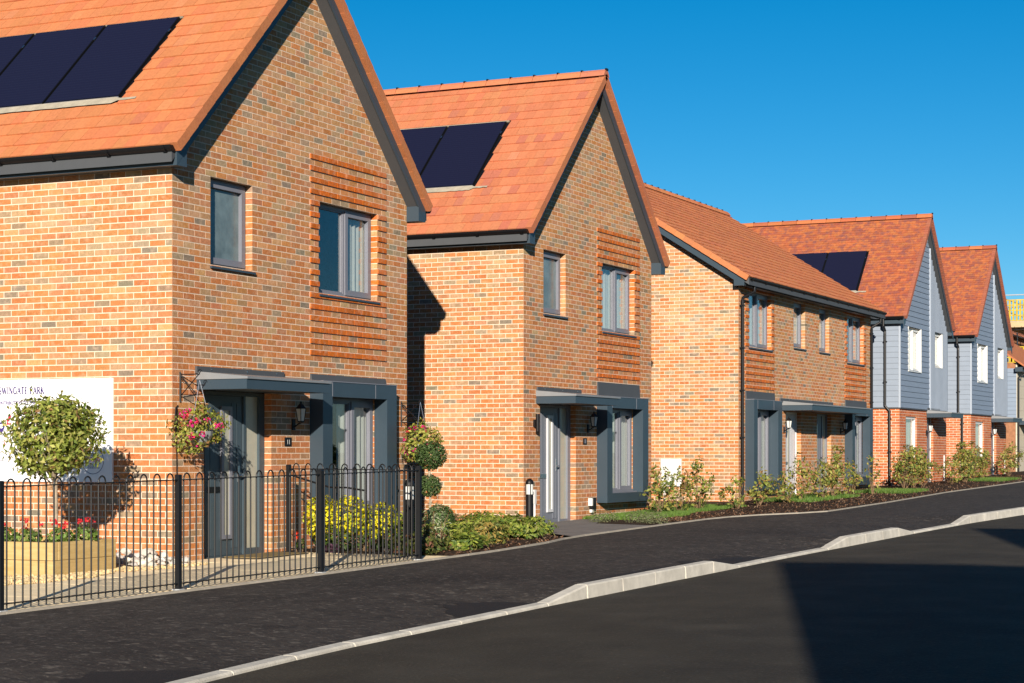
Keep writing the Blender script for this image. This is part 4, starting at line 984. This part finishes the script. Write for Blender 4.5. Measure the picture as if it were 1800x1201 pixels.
# sign board on the side wall of number 11
sg = thing('sign_board', 'white printed notice board fixed to the side wall of number 11', 'sign', (-2.6, -.02, 1.5))
SG = Frame((0, -.03, 0), (1, 0, 0), (0, 0, 1))
m = MB(); m.fbox(SG, -4.6, -.826, .935, 2.158, -.028, 0); m.build('board', 'sign_white', sg)
STROKES = {  # plain serif capitals on a 1-high grid: (x0, y0, x1, y1, weight)
 'I': (.32, [(.16, 0, .16, 1, 1)], [(.0, 0, .32), (.0, 1, .32)]), 'N': (.8, [(.12, 0, .12, 1, .5), (.12, 1, .68, 0, 1), (.68, 0, .68, 1, .5)], [(0, 0, .26), (.54, 1, .26), (0, 1, .2)]),
 'W': (1.1, [(.08, 1, .34, 0, 1), (.34, 0, .55, .95, .5), (.55, .95, .78, 0, 1), (.78, 0, 1.02, 1, .5)], [(-.04, 1, .26), (.9, 1, .24)]),
 'A': (.78, [(.08, 0, .38, 1, .5), (.38, 1, .68, 0, 1), (.2, .36, .55, .36, .5)], [(-.04, 0, .26), (.52, 0, .3)]),
 'T': (.66, [(.33, 0, .33, 1, 1), (.02, .98, .64, .98, .6)], [(.2, 0, .28)]), 'E': (.6, [(.12, 0, .12, 1, 1), (.12, .98, .56, .98, .5), (.12, .5, .44, .5, .5), (.12, .02, .58, .02, .5)], [(0, 0, .2), (0, 1, .2)]),
 'P': (.6, [(.12, 0, .12, 1, 1)], [(0, 0, .26), (0, 1, .2)]), 'R': (.68, [(.12, 0, .12, 1, 1), (.34, .48, .66, 0, 1)], [(0, 0, .26), (.52, 0, .2), (0, 1, .2)]),
 'K': (.7, [(.12, 0, .12, 1, 1), (.16, .42, .6, 1, .5), (.28, .56, .66, 0, 1)], [(0, 0, .26), (0, 1, .26), (.48, 1, .24), (.54, 0, .2)]), 'S': (.52, [], []), 'G': (.78, [(.66, .05, .66, .42, 1)], [(.52, .44, .28)]), ' ': (.34, [], [])}
def serif_text(s, a, z, hgt, d, material, name, parent, squash=.9):
    m = MB(); x = a; q = hgt
    def line(x0, y0, x1, y1, wt):
        p0, p1 = Vector((x0, y0)), Vector((x1, y1)); n = (p1 - p0).normalized(); n = Vector((-n.y, n.x)) * .12 * wt
        pts = [p0 - n, p1 - n, p1 + n, p0 + n]; m.poly([SG.pt(x + p.x * q * squash, z + p.y * q, d) for p in pts])
    def arc(cx, cy, rx, ry, a0, a1, wt, n=10):
        prev = None
        for i in range(n + 1):
            t = math.radians(lerp(a0, a1, i / n)); p = (cx + rx * math.cos(t), cy + ry * math.sin(t))
            if prev: line(*prev, *p, wt)
            prev = p
    for ch in s:
        wd, st, se = STROKES[ch]
        for l in st: line(*l)
        for sx, sy, l in se: line(sx, abs(sy - .02), sx + l, abs(sy - .02), .4)
        if ch in 'PR': arc(.26, .73, .28, .25, -90, 90, .8)
        if ch == 'G': arc(.4, .5, .36, .48, 50, 330, .9, 16)
        if ch == 'S': arc(.26, .74, .2, .24, 40, 250, .8); arc(.26, .26, .21, .24, 70, -140, .9); line(.2, .54, .33, .46, 1)
        x += (wd + .10) * q * squash
    m.build(name, material, parent); return x
serif_text('SWINGATE PARK', -2.505, 1.985, .083, .0012, 'ink_purple', 'heading', sg, .83)
text_mesh('CONTRIBUTION TO THE CO', .058, SG, -2.555, 1.86, .0012, 'ink_purple', 'subheading', sg, squash=.92, bold=.0016)
text_mesh('£', .15, SG, -2.395, 1.62, .0012, 'ink_red', 'price', sg, bold=.003)
def ring(cx, cz, r, wd, material, name):
    m = MB(); n = 40; vs = []
    for i in range(n): t = 2 * math.pi * i / n; vs += [SG.pt(cx + r * math.cos(t), cz + r * math.sin(t), .0012), SG.pt(cx + (r - wd) * math.cos(t), cz + (r - wd) * math.sin(t), .0012)]
    m.add(vs, [(2 * i, (2 * i + 2) % (2 * n), (2 * i + 3) % (2 * n), 2 * i + 1) for i in range(n)]); return m.build(name, material, sg)
for cx, cz in ((-1.105, 1.185), (-1.47, 1.33), (-1.62, 1.19), (-2.2, 1.17), (-2.47, 1.34)): ring(cx, cz, .158, .007, 'ink_blue', 'roundel')
text_mesh('£15,000', .075, SG, -1.105, 1.175, .0014, 'ink_red', 'price', sg, 'CENTER', squash=.86)
text_mesh('0,00', .075, SG, -2.515, 1.375, .0014, 'ink_red', 'price', sg)
text_mesh('0,0', .075, SG, -1.70, 1.20, .0014, 'ink_red', 'price', sg)
m = MB()
for k, (hw, zz) in enumerate(((.07, 1.265), (.06, 1.245), (.085, 1.14), (.075, 1.118), (.08, 1.096))):
    s = -1.105 - hw
    while s < -1.105 + hw: l = RND.uniform(.008, .024); m.fbox(SG, s, s + l, zz, zz + .011, .0002, .0013); s += l + .007
m.build('small_print', 'ink_blue', sg)
m = MB(); n = 24
vs = [SG.pt(-2.468 + .052 * math.cos(t), 1.60 + .052 * math.sin(t), .0013) for t in [math.radians(-30 + 240 * i / n) for i in range(n + 1)]] + [SG.pt(-2.468, 1.50, .0013)]
m.poly(vs); pin = m.build('map_pin', 'ink_purple', sg)
m = MB(); m.poly([SG.pt(-2.468 + .026 * math.cos(t), 1.60 + .026 * math.sin(t), .0022) for t in [2 * math.pi * i / 16 for i in range(16)]]); m.build('pin_centre', 'sign_white', pin)

# pale rubble by the corner of number 11
rp = thing('rock_pile', 'heap of pale white boulders at the foot of the brick corner', 'rocks', (-.15, -.45, gz(-.4)))
def rock(m, c, r, col):
    vs = []; fs = []; c = Vector(c)
    base = [(0, 0, 1), (.9, 0, .45), (.28, .85, .45), (-.72, .53, .45), (-.72, -.53, .45), (.28, -.85, .45), (.72, .53, -.45), (-.28, .85, -.45), (-.9, 0, -.45), (-.28, -.85, -.45), (.72, -.53, -.45), (0, 0, -1)]
    rot = Matrix.Rotation(RND.uniform(0, 6.28), 3, Vector((RND.random(), RND.random(), 1)).normalized()); sc_ = Vector((RND.uniform(.8, 1.3), RND.uniform(.8, 1.2), RND.uniform(.6, .85)))
    for b in base: v = rot @ (Vector(b) * RND.uniform(.82, 1.12)); vs.append(c + Vector((v.x * sc_.x, v.y * sc_.y, v.z * sc_.z)) * r)
    for i in range(5): j = (i + 1) % 5; fs += [(0, 1 + i, 1 + j), (1 + i, 6 + i, 1 + j), (1 + j, 6 + i, 6 + j), (6 + i, 11, 6 + j)]
    m.add(vs, fs, col)
for i in range(80):
    x = RND.uniform(-.95, .42); y = RND.uniform(-.88, -.10); r = RND.uniform(.03, .075)
    hgt = max(0, .17 - .2 * abs(x + .3)) * RND.random()
    m = MB(); rock(m, (x, y, gz(y) + r * .5 + hgt), r, jit((.56, .52, .46), .2)); m.build('boulder', 'stone', rp)
m = MB()
for _ in range(1500):
    x = RND.uniform(-.3, .12) if RND.random() < .3 else RND.uniform(-.02, .62); y = RND.uniform(-4.2, -.05); 
    if px0 < x < px1 and py0 < y < py1: continue
    if y > -.9 and x < .3: continue
    if x > .55 - .12 * math.sin(y * 3): continue
    rock(m, (x, y, gz(y) + .022), RND.uniform(.012, .028), jit((.60, .45, .24), .3))
m.build('gravel', 'stone', kind='stuff')
# doormat
dm_ = thing('doormat', 'brown coir doormat on the paving outside number 11', 'mat', (.42, 1.35, .03))
m = MB(); m.hex([(.14, .85, .028), (.62, .85, .028), (.62, 1.95, .038), (.14, 1.95, .038), (.145, .855, .042), (.615, .855, .042), (.615, 1.945, .052), (.145, 1.945, .052)]); m.build('pile', 'mat_coir', dm_)
m = MB(); m.hex([(.12, .83, .026), (.64, .83, .026), (.64, 1.97, .037), (.12, 1.97, .037), (.125, .835, .033), (.635, .835, .033), (.635, 1.965, .044), (.125, 1.965, .044)]); m.build('border', 'black_plastic', dm_)

# bow-top railings
def railing(name, label, pts, posts, hgt=1.045, pitch=.098, first=True, last=True):
    f = thing(name, label, 'fence', (*pts[0], gz(pts[0][1])))
    for i, (x, y) in enumerate(pts):
        if not posts[i]: continue
        z = gz(y); m = MB(); m.box(x - .024, x + .024, y - .024, y + .024, z - .02, z + hgt + .05); o = m.build('post', 'black_iron', f)
        q = MB(); q.hex([(x - .027, y - .027, z + hgt + .05), (x + .027, y - .027, z + hgt + .05), (x + .027, y + .027, z + hgt + .05), (x - .027, y + .027, z + hgt + .05), (x - .02, y - .02, z + hgt + .066), (x + .02, y - .02, z + hgt + .066), (x + .02, y + .02, z + hgt + .066), (x - .02, y + .02, z + hgt + .066)]); q.build('post_cap', 'black_iron', o)
        q = MB(); q.box(x - .045, x + .045, y - .045, y + .045, z + .012, z + .024); q.build('base_plate', 'galv', o)
    for (xa, ya), (xb, yb) in zip(pts, pts[1:]):
        a, b = Vector((xa, ya, gz(ya))), Vector((xb, yb, gz(yb))); L = (b - a).length; t = (b - a) / L; up = Vector((0, 0, 1)); side = t.cross(up).normalized()
        for zz in (.075, hgt + .015):
            m = MB(); p0, p1 = a + t * .032 + up * zz, b - t * .032 + up * zz
            m.hex([p0 - side * .015 - up * .005, p0 + side * .015 - up * .005, p1 + side * .015 - up * .005, p1 - side * .015 - up * .005, p0 - side * .015 + up * .005, p0 + side * .015 + up * .005, p1 + side * .015 + up * .005, p1 - side * .015 + up * .005]); m.build('rail', 'black_iron', f)
        n = max(2, int((L - .06) / pitch)); n -= n % 2; pp = (L - .06) / (n); s = .03 + pp / 2
        for k in range(n // 2):
            p, q = a + t * (s + 2 * k * pp), a + t * (s + (2 * k + 1) * pp); r = pp / 2; c = (p + q) / 2
            pts_ = [p + up * .03] + [p + up * hgt] + [c + t * (-r * math.cos(w_)) + up * (hgt + .015 + r * 1.25 * math.sin(w_)) for w_ in [math.pi * j / 8 for j in range(9)]] + [q + up * hgt, q + up * .03]
            m = MB(); m.tube(pts_, .0078, 6); m.build('hoop_bar', 'black_iron', f)
    return f
FP = [(2.27, -5.66), (2.36, -3.23), (2.47, -.80), (2.47, 1.42)]
f1 = railing('bow_top_railing', 'long black bow-top railing along the footpath in front of number 11', FP, [1, 1, 1, 1])
f2 = railing('bow_top_railing', 'short black bow-top railing running from the footpath fence to the house wall', [(2.43, 1.44), (.36, 1.95)], [0, 1])
q = MB(); q.tube([(.42, 1.93, 1.0), (.75, 1.83, .93), (1.05, 1.78, .86), (1.35, 1.68, .86), (1.62, 1.62, .83)], .012, 6); q.build('gate_stay', 'black_iron', f2)

# bollard lights
def bollard(x, y, hgt, label):
    z = gz(y); b = thing('bollard_light', label, 'bollard', (x, y, z), 'black bollard lights')
    r = .062
    m = MB(); m.lathe([(r * 1.25, z), (r * 1.25, z + .015), (r, z + .02), (r, z + hgt - .25)], x, y, 18); m.build('column', 'black_plastic', b, smooth=False)
    m = MB(); m.lathe([(r * .93, z + hgt - .25), (r * .93, z + hgt - .085)], x, y, 18); m.build('diffuser', 'lamp_glass', b)
    m = MB()
    for j in range(3):
        a = 2 * math.pi * j / 3 - .9; m.box(x + r * math.cos(a) - .006, x + r * math.cos(a) + .006, y + r * math.sin(a) - .006, y + r * math.sin(a) + .006, z + hgt - .25, z + hgt - .085)
    m.build('cage_bar', 'black_plastic', b)
    m = MB(); m.lathe([(r * 1.08, z + hgt - .088), (r * 1.08, z + hgt - .07)] + [(r * 1.08 * math.cos(t), z + hgt - .07 + .07 * math.sin(t)) for t in [math.pi / 2 * j / 7 for j in range(1, 7)]] + [(.004, z + hgt)], x, y, 18); m.build('cap', 'black_plastic', b)
bollard(1.80, 2.42, .93, 'black bollard light behind the railing beside the yellow-leaved shrub')
bollard(.22, 9.38, .76, 'black bollard light by the brick corner next to the grey door')

# hanging baskets
def basket(wall_pt, hook, label, R_=.27, sc_=1.0):
    x, y, z = wall_pt; hx, hy, hz = hook
    h = thing('hanging_basket', label, 'basket', (hx, hy, hz - .62))
    m = MB(); m.tube([(x + .012, y, z - .32), (x + .012, y, z + .03)], .009, 6); m.tube([(x + .01, y, z), (hx, hy, z + .0)], .007, 6); m.tube([(x + .01, y, z - .24), (x + (hx - x) * .8, lerp(y, hy, .8), z - .24)], .006, 6)
    m.tube([(x + .01, y, z - .26), (hx, hy, z + .01)], .006, 6); m.tube([(x + .01, y, z - .0), (lerp(x, hx, .8), lerp(y, hy, .8), z - .22)], .006, 6)
    for c, d in (((x + .05, y, z - .05), 1), ((lerp(x, hx, .75), lerp(y, hy, .75), z - .21), -1), ((hx, hy, z + .03), 1)):
        pts = [Vector(c) + Vector((.03 * (1 - t / 9) * math.cos(t), 0, .03 * (1 - t / 9) * math.sin(t) * d)) for t in [k * .8 for k in range(11)]]; m.tube(pts, .005, 5)
    m.build('bracket', 'black_iron', h)
    m = MB(); bz = hz - .62
    for k in range(3): a = 2 * math.pi * k / 3 + .4; m.tube([(hx, hy, hz - .03), (hx + R_ * .55 * math.cos(a), hy + R_ * .55 * math.sin(a), bz)], .004, 4)
    m.build('chain', 'metal', h)
    m = MB(); m.lathe([(.05, bz - .16), (.11, bz - .13), (.15, bz - .05), (.155, bz)], hx, hy, 14); m.build('bowl', 'canopy_top', h)
    m = MB(); pal = [(.4, (.26, .28, .045)), (.3, (.35, .34, .07)), (.2, (.13, .17, .03)), (.1, (.30, .16, .06))]
    blob(m, (hx, hy, bz + .06), (R_ * 1.25 * sc_, R_ * 1.25 * sc_, .19), 900, .05, .03, pal, shell_=.3, clumps=16); blob(m, (hx + .02, hy, bz + .26), (.08, .08, .1), 80, .05, .02, pal); blob(m, (hx - .05, hy - .12, bz - .1), (R_ * .8, R_ * .8, .16), 260, .05, .03, pal, shell_=.6); m.build('foliage', 'leaf', h)
    for _ in range(13):
        v = rv().normalized(); c = Vector((hx + v.x * R_ * 1.3, hy - abs(v.y) * R_ * 1.3, bz + .05 + v.z * .2)); m = MB(); blob(m, c, (.026, .026, .024), 16, .034, .028, [(.65, (.60, .02, .20)), (.35, (.55, .03, .05))]); m.build('flower', 'petal', h)
basket((0, .14, 2.19), (.27, .16, 2.15), 'overflowing hanging basket of magenta flowers on the wall beside the number 11 canopy')
basket((0, 5.50, 1.98), (.37, 5.40, 2.02), 'hanging basket of magenta flowers behind the ball topiary', R_=.22)
m = MB(); cb = thing('wall_cable', 'thin black cable looping down the brick corner of number 11', 'cable', (.012, .06, 0))
m.tube([(.012, .10, 1.83), (.012, .05, 1.80), (.012, .03, 1.62), (.012, .06, 1.48), (.012, .09, 1.62), (.012, .08, 1.80), (.012, .07, 1.45), (.012, .08, .8), (.012, .05, .35), (.012, .07, .1)], .006, 5); m.build('cable', 'black_plastic', cb)

# planting by number 11: yellow-variegated shrub, perennials and edging plants
def shrub(name, label, cat, parts, base, stems=0, tops=None, group=None, matn='leaf', stem_mat='twig', stem_r=.008):
    h = thing(name, label, cat, base, group); m = MB()
    for p in parts: blob(m, *p)
    m.build('foliage', matn, h)
    if stems:
        m = MB(); c = Vector(base)
        for i in range(stems):
            q = parts[i % len(parts)]; tip = Vector(q[0]) + Vector((RND.uniform(-1, 1) * q[1][0], RND.uniform(-1, 1) * q[1][1], RND.uniform(0, .8) * q[1][2])) ; b0 = c + Vector((RND.uniform(-.04, .04), RND.uniform(-.04, .04), -.02)); mid = lerp(b0, tip, .5) + rv() * .04; m.tube([b0, mid, tip], stem_r, 5, r1=stem_r * .4)
        m.build('stem', stem_mat, h)
    return h
YEL = [(.62, (.72, .62, .02)), (.3, (.42, .44, .03)), (.15, (.16, .22, .03))]; DKG = [(.5, (.055, .095, .02)), (.3, (.09, .14, .03)), (.2, (.035, .06, .015))]
z0 = gz(2.7)
h = shrub('variegated_shrub', 'bright yellow and green variegated shrub below the bay of number 11', 'shrub',
  [((.46, 2.58, z0 + .43), (.22, .26, .29), 900, .055, .034, YEL, .4), ((.84, 2.60, z0 + .45), (.28, .24, .27), 900, .055, .034, YEL, .4), ((1.22, 2.74, z0 + .39), (.28, .24, .24), 800, .055, .034, YEL[:2] + [(.5, (.12, .17, .03))], .4),
   ((1.55, 2.80, z0 + .34), (.16, .2, .18), 300, .055, .03, YEL[1:] + [(.3, (.12, .17, .03))], .4), ((.78, 2.70, z0 + .20), (.54, .34, .18), 700, .06, .034, DKG, .3), ((1.45, 2.78, z0 + .17), (.4, .3, .16), 500, .06, .034, DKG, .3)], (1.1, 2.7, z0), 14)
h = shrub('grey_leaved_plant', 'pale silvery-green upright plant behind the bollard light', 'plant', [((1.72, 3.2, z0 + .3), (.2, .25, .32), 420, .06, .022, [(.6, (.34, .36, .22)), (.4, (.12, .2, .06))], .3)], (1.8, 3.1, z0), 8)
h = shrub('purple_ground_cover', 'low dark purple ground cover at the foot of the yellow shrub', 'plant', [((.75, 2.3, z0 + .05), (.14, .08, .06), 200, .035, .03, [(1, (.06, .025, .045))], .2), ((1.75, 2.42, z0 + .04), (.3, .1, .05), 300, .035, .03, [(.7, (.06, .03, .04)), (.3, (.3, .28, .26))], .2)], (1.2, 2.35, z0))
h = shrub('geranium', 'little red geranium leaning over the path beside the yellow shrub', 'plant', [((.22, 2.38, z0 + .20), (.05, .05, .06), 40, .04, .03, [(1, (.65, .05, .02))], .2), ((.26, 2.40, z0 + .10), (.06, .06, .08), 60, .04, .03, DKG, .2)], (.25, 2.39, z0), 3)
# three-ball topiary
TXX, TYY = .78, 4.9
tp = thing('ball_topiary', 'clipped evergreen topiary with three balls on one stem beside the railing', 'topiary', (TXX, TYY, gz(TYY)))
m = MB(); m.tube([(TXX, TYY, .02), (TXX + .01, TYY, .6), (TXX - .01, TYY, 1.2)], .018, 8); m.build('trunk', 'bark', tp)
TG = [(.5, (.060, .105, .028)), (.3, (.095, .15, .045)), (.2, (.035, .065, .018))]
for c, r in (((TXX + .02, TYY, 1.245), .215), ((TXX - .0, TYY, .83), .165), ((TXX + .13, TYY + .05, .38), .21)):
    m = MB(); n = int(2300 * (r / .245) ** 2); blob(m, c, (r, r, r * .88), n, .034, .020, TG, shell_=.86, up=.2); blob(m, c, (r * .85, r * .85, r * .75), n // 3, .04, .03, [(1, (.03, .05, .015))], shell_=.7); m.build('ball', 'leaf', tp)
# bed in front of the second house
BED = [(.4, (.18, .235, .035)), (.3, (.27, .30, .05)), (.2, (.08, .13, .025)), (.1, (.26, .25, .07))]
RED = [(.45, (.13, .14, .035)), (.25, (.22, .10, .06)), (.3, (.07, .09, .025))]
AUT = [(.5, (.33, .24, .06)), (.3, (.2, .2, .05)), (.2, (.10, .12, .03))]
beds = [(1.95, 2.25, .30, .26, RED, 'russet and green ground-hugging shrub at the end post of the railing'), (1.7, 3.0, .34, .30, RED, 'russet-leaved low shrub between the topiary and the footpath'), (2.0, 3.6, .26, .2, BED, 'small bright green clump close to the path edging below the topiary'),
        (1.45, 4.1, .36, .33, BED, 'feathery light green perennial clump below the bottom topiary ball'), (1.65, 4.9, .30, .28, AUT, 'straw-yellow spiky clump among the green perennials'), (1.25, 5.6, .40, .34, BED, 'large broad-leaved green clump in front of the brick side wall'),
        (1.55, 6.1, .34, .27, BED, 'mid-green leafy clump where the bed narrows'), (1.0, 6.7, .40, .34, BED, 'tall green clump at the foot of the bollard by the grey door'), (1.25, 7.3, .30, .24, BED, 'leafy green clump at the tip of the bed beside the driveway'), (.4, 6.3, .45, .30, RED, 'dark green clump against the side wall of the second house'), (.3, 7.7, .4, .30, BED, 'fresh green clump against the side wall beside the bollard')]
for x, y, r, hh, pal, lab in beds:
    hh *= .88
    z = gz(y); shrub('perennial', lab, 'plant', [((x, y, z + hh * .5), (r, r, hh * .62), int(2300 * r), .075, .034, pal, .25, .5, 14), ((x, y, z + hh * .3), (r * .85, r * .85, hh * .4), int(900 * r), .07, .03, DKG, .2)], (x, y, z), 5)
m = MB()
def chips(m, n, xf, y0, y1, cols=((.16, .075, .04), (.10, .05, .03), (.22, .12, .07), (.30, .20, .13))):
    for _ in range(n):
        y = RND.uniform(y0, y1); a, b = xf(y); x = RND.uniform(a, b)
        if b <= a: continue
        c = Vector((x, y, gz(y) + .014)); v = rv(); v.z *= .3; v.normalize(); s = v.cross(Vector((0, 0, 1))) * RND.uniform(.006, .014); v *= RND.uniform(.012, .035); e = Vector((0, 0, RND.uniform(-.006, .012)))
        m.add([c - v - s, c + v - s + e, c + v + s + e, c - v + s], [(0, 1, 2, 3)], jit(cols[RND.randrange(len(cols))], .3))
chips(m, 3000, lambda y: (interp([(2.2, .1), (5.6, 0), (6.8, .2), (9.3, -.1)], y), interp([(2.2, 2.46), (3.1, 2.46), (5.1, 2.33), (6.5, 2.08), (7.9, .9), (9.3, .2)], y)), 2.25, 9.3)
chips(m, 6500, lambda y: (interp([(11, 1.2), (13.5, 1.1), (15.4, .2), (18, .0)], y), bx(y) - .07), 11.5, 30); chips(m, 2500, lambda y: (.6, bx(y) - .07), 30, 46)
m.build('bark_mulch', 'chip', kind='stuff')
# lawn strips
def grass(m, n, xf, y0, y1, hgt=.06):
    for _ in range(n):
        y = RND.uniform(y0, y1); a, b = xf(y)
        if b <= a: continue
        x = RND.uniform(a, b); z = gz(y); v = rv() * .03; k = RND.uniform(.5, 1.2) * hgt; c = jit(((.11, .20, .03), (.15, .24, .045), (.08, .15, .025))[RND.randrange(3)], .2); d = Vector((RND.uniform(-1, 1), RND.uniform(-1, 1), 0)).normalized() * .006
        p = Vector((x, y, z)); m.add([p - d, p + d, p + Vector((v.x, v.y, k))], [(0, 1, 2)], c)
m = MB(); grass(m, 26000, lambda y: (.05, interp([(11.5, .7), (12.5, 1.25), (13.5, 1.35), (15.3, .9)], y)), 11.9, 15.35); grass(m, 12000, lambda y: (-.6, 1.0), 15.35, 18.0)
grass(m, 9000, lambda y: (.3, 1.55), 20.6, 24.5, .08); grass(m, 9000, lambda y: (.8, 2.1), 26.6, 28.8, .08); grass(m, 5000, lambda y: (.8, 2.1), 38, 41, .08); m.build('grass', 'leaf', kind='stuff')
sheet('lawn', [(.03, 11.95), (.7, 11.9), (1.25, 12.5), (1.35, 13.5), (.9, 15.35), (1.0, 18), (-.6, 18), (-.6, 15.36), (.03, 15.36)], mat('lawn', (.09, .14, .03), .95, .1, var=.4, scale=20), .008)
for i, (x, y) in enumerate(((.75, 11.15), (1.35, 11.25), (1.75, 10.95))):
    shrub('edging_plant', ['grey-green tufty plant beside the grey front door', 'grey-green tufty plant midway along the front of the little lawn', 'grey-green tufty plant closest to the driveway edge'][i], 'plant', [((x, y, gz(y) + .08), (.26, .22, .13), 420, .06, .014, [(.6, (.20, .21, .11)), (.4, (.12, .14, .06))], .2, .8)], (x, y, gz(y)))
# beech whips and hedging
BEE = [(.4, (.21, .235, .045)), (.25, (.32, .30, .07)), (.2, (.09, .13, .03)), (.15, (.32, .18, .06))]
hedge = [(.75, 14.1, 1.05, .34, 'sparse young hedging plant in front of the white meter box', 300), (.85, 14.9, .95, .36, 'sparse young hedging plant just right of the white meter box', 300), (.8, 16.1, 1.15, .36, 'taller young hedging plant before the brick end wall', 360), (1.3, 16.9, .75, .30, 'short thin hedging plant near the corner downpipe', 170),
         (1.2, 18.6, .85, .34, 'young hedging plant under the first bay window of the brick pair', 260), (1.4, 19.9, .8, .30, 'thin young hedging plant at the side of the white front door', 200), (1.3, 21.2, 1.15, .34, 'leggy hedging plant growing across the white front door', 260), (1.5, 22.2, 1.0, .38, 'bushy hedging plant between the two doors of the brick pair', 340), (1.45, 23.2, 1.35, .42, 'tallest bright green bush in front of the second door', 620), (1.5, 24.4, .9, .3, 'small hedging plant beside the tallest bright green bush', 200),
         (1.6, 26.0, 1.15, .22, 'single thin sapling before the second bay window', 110), (1.3, 30.3, 1.25, .45, 'bushy hedge plant at the end of the brick pair', 600), (1.2, 31.6, 1.3, .55, 'dense hedge plant below the white ground-floor window', 800), (1.1, 33.0, 1.15, .5, 'yellowing hedge plant before the weatherboarded house', 700), (1.4, 35.2, .9, .35, 'low thin bush at the white cable cover', 260), (1.3, 37.5, 1.3, .5, 'dense hedge plant at the corner of the last gabled house', 800), (1.2, 39.0, 1.3, .55, 'broad hedge plant under the far white window', 800), (1.1, 40.5, 1.1, .5, 'yellow-green hedge plant beside the far grey door', 600), (1.2, 44.5, 1.3, .55, 'last hedge plant before the scaffolding', 700)]
for x, y, hh, r, lab, n in hedge:
    z = gz(y); x -= .15; hh *= .80; r *= .86
    parts = [((x + RND.uniform(-.1, .1), y + RND.uniform(-.12, .12), z + hh * k), (r * s_, r * s_ * 1.15, hh * .2), int(n * f * 1.25), .08, .046, BEE, .15, .3, 7) for k, s_, f in ((.3, .8, .25), (.5, 1.0, .35), (.7, .85, .25), (.9, .45, .15))]
    shrub('hedging_plant', lab, 'bush', parts, (x, y, z), 11, stem_r=.007)
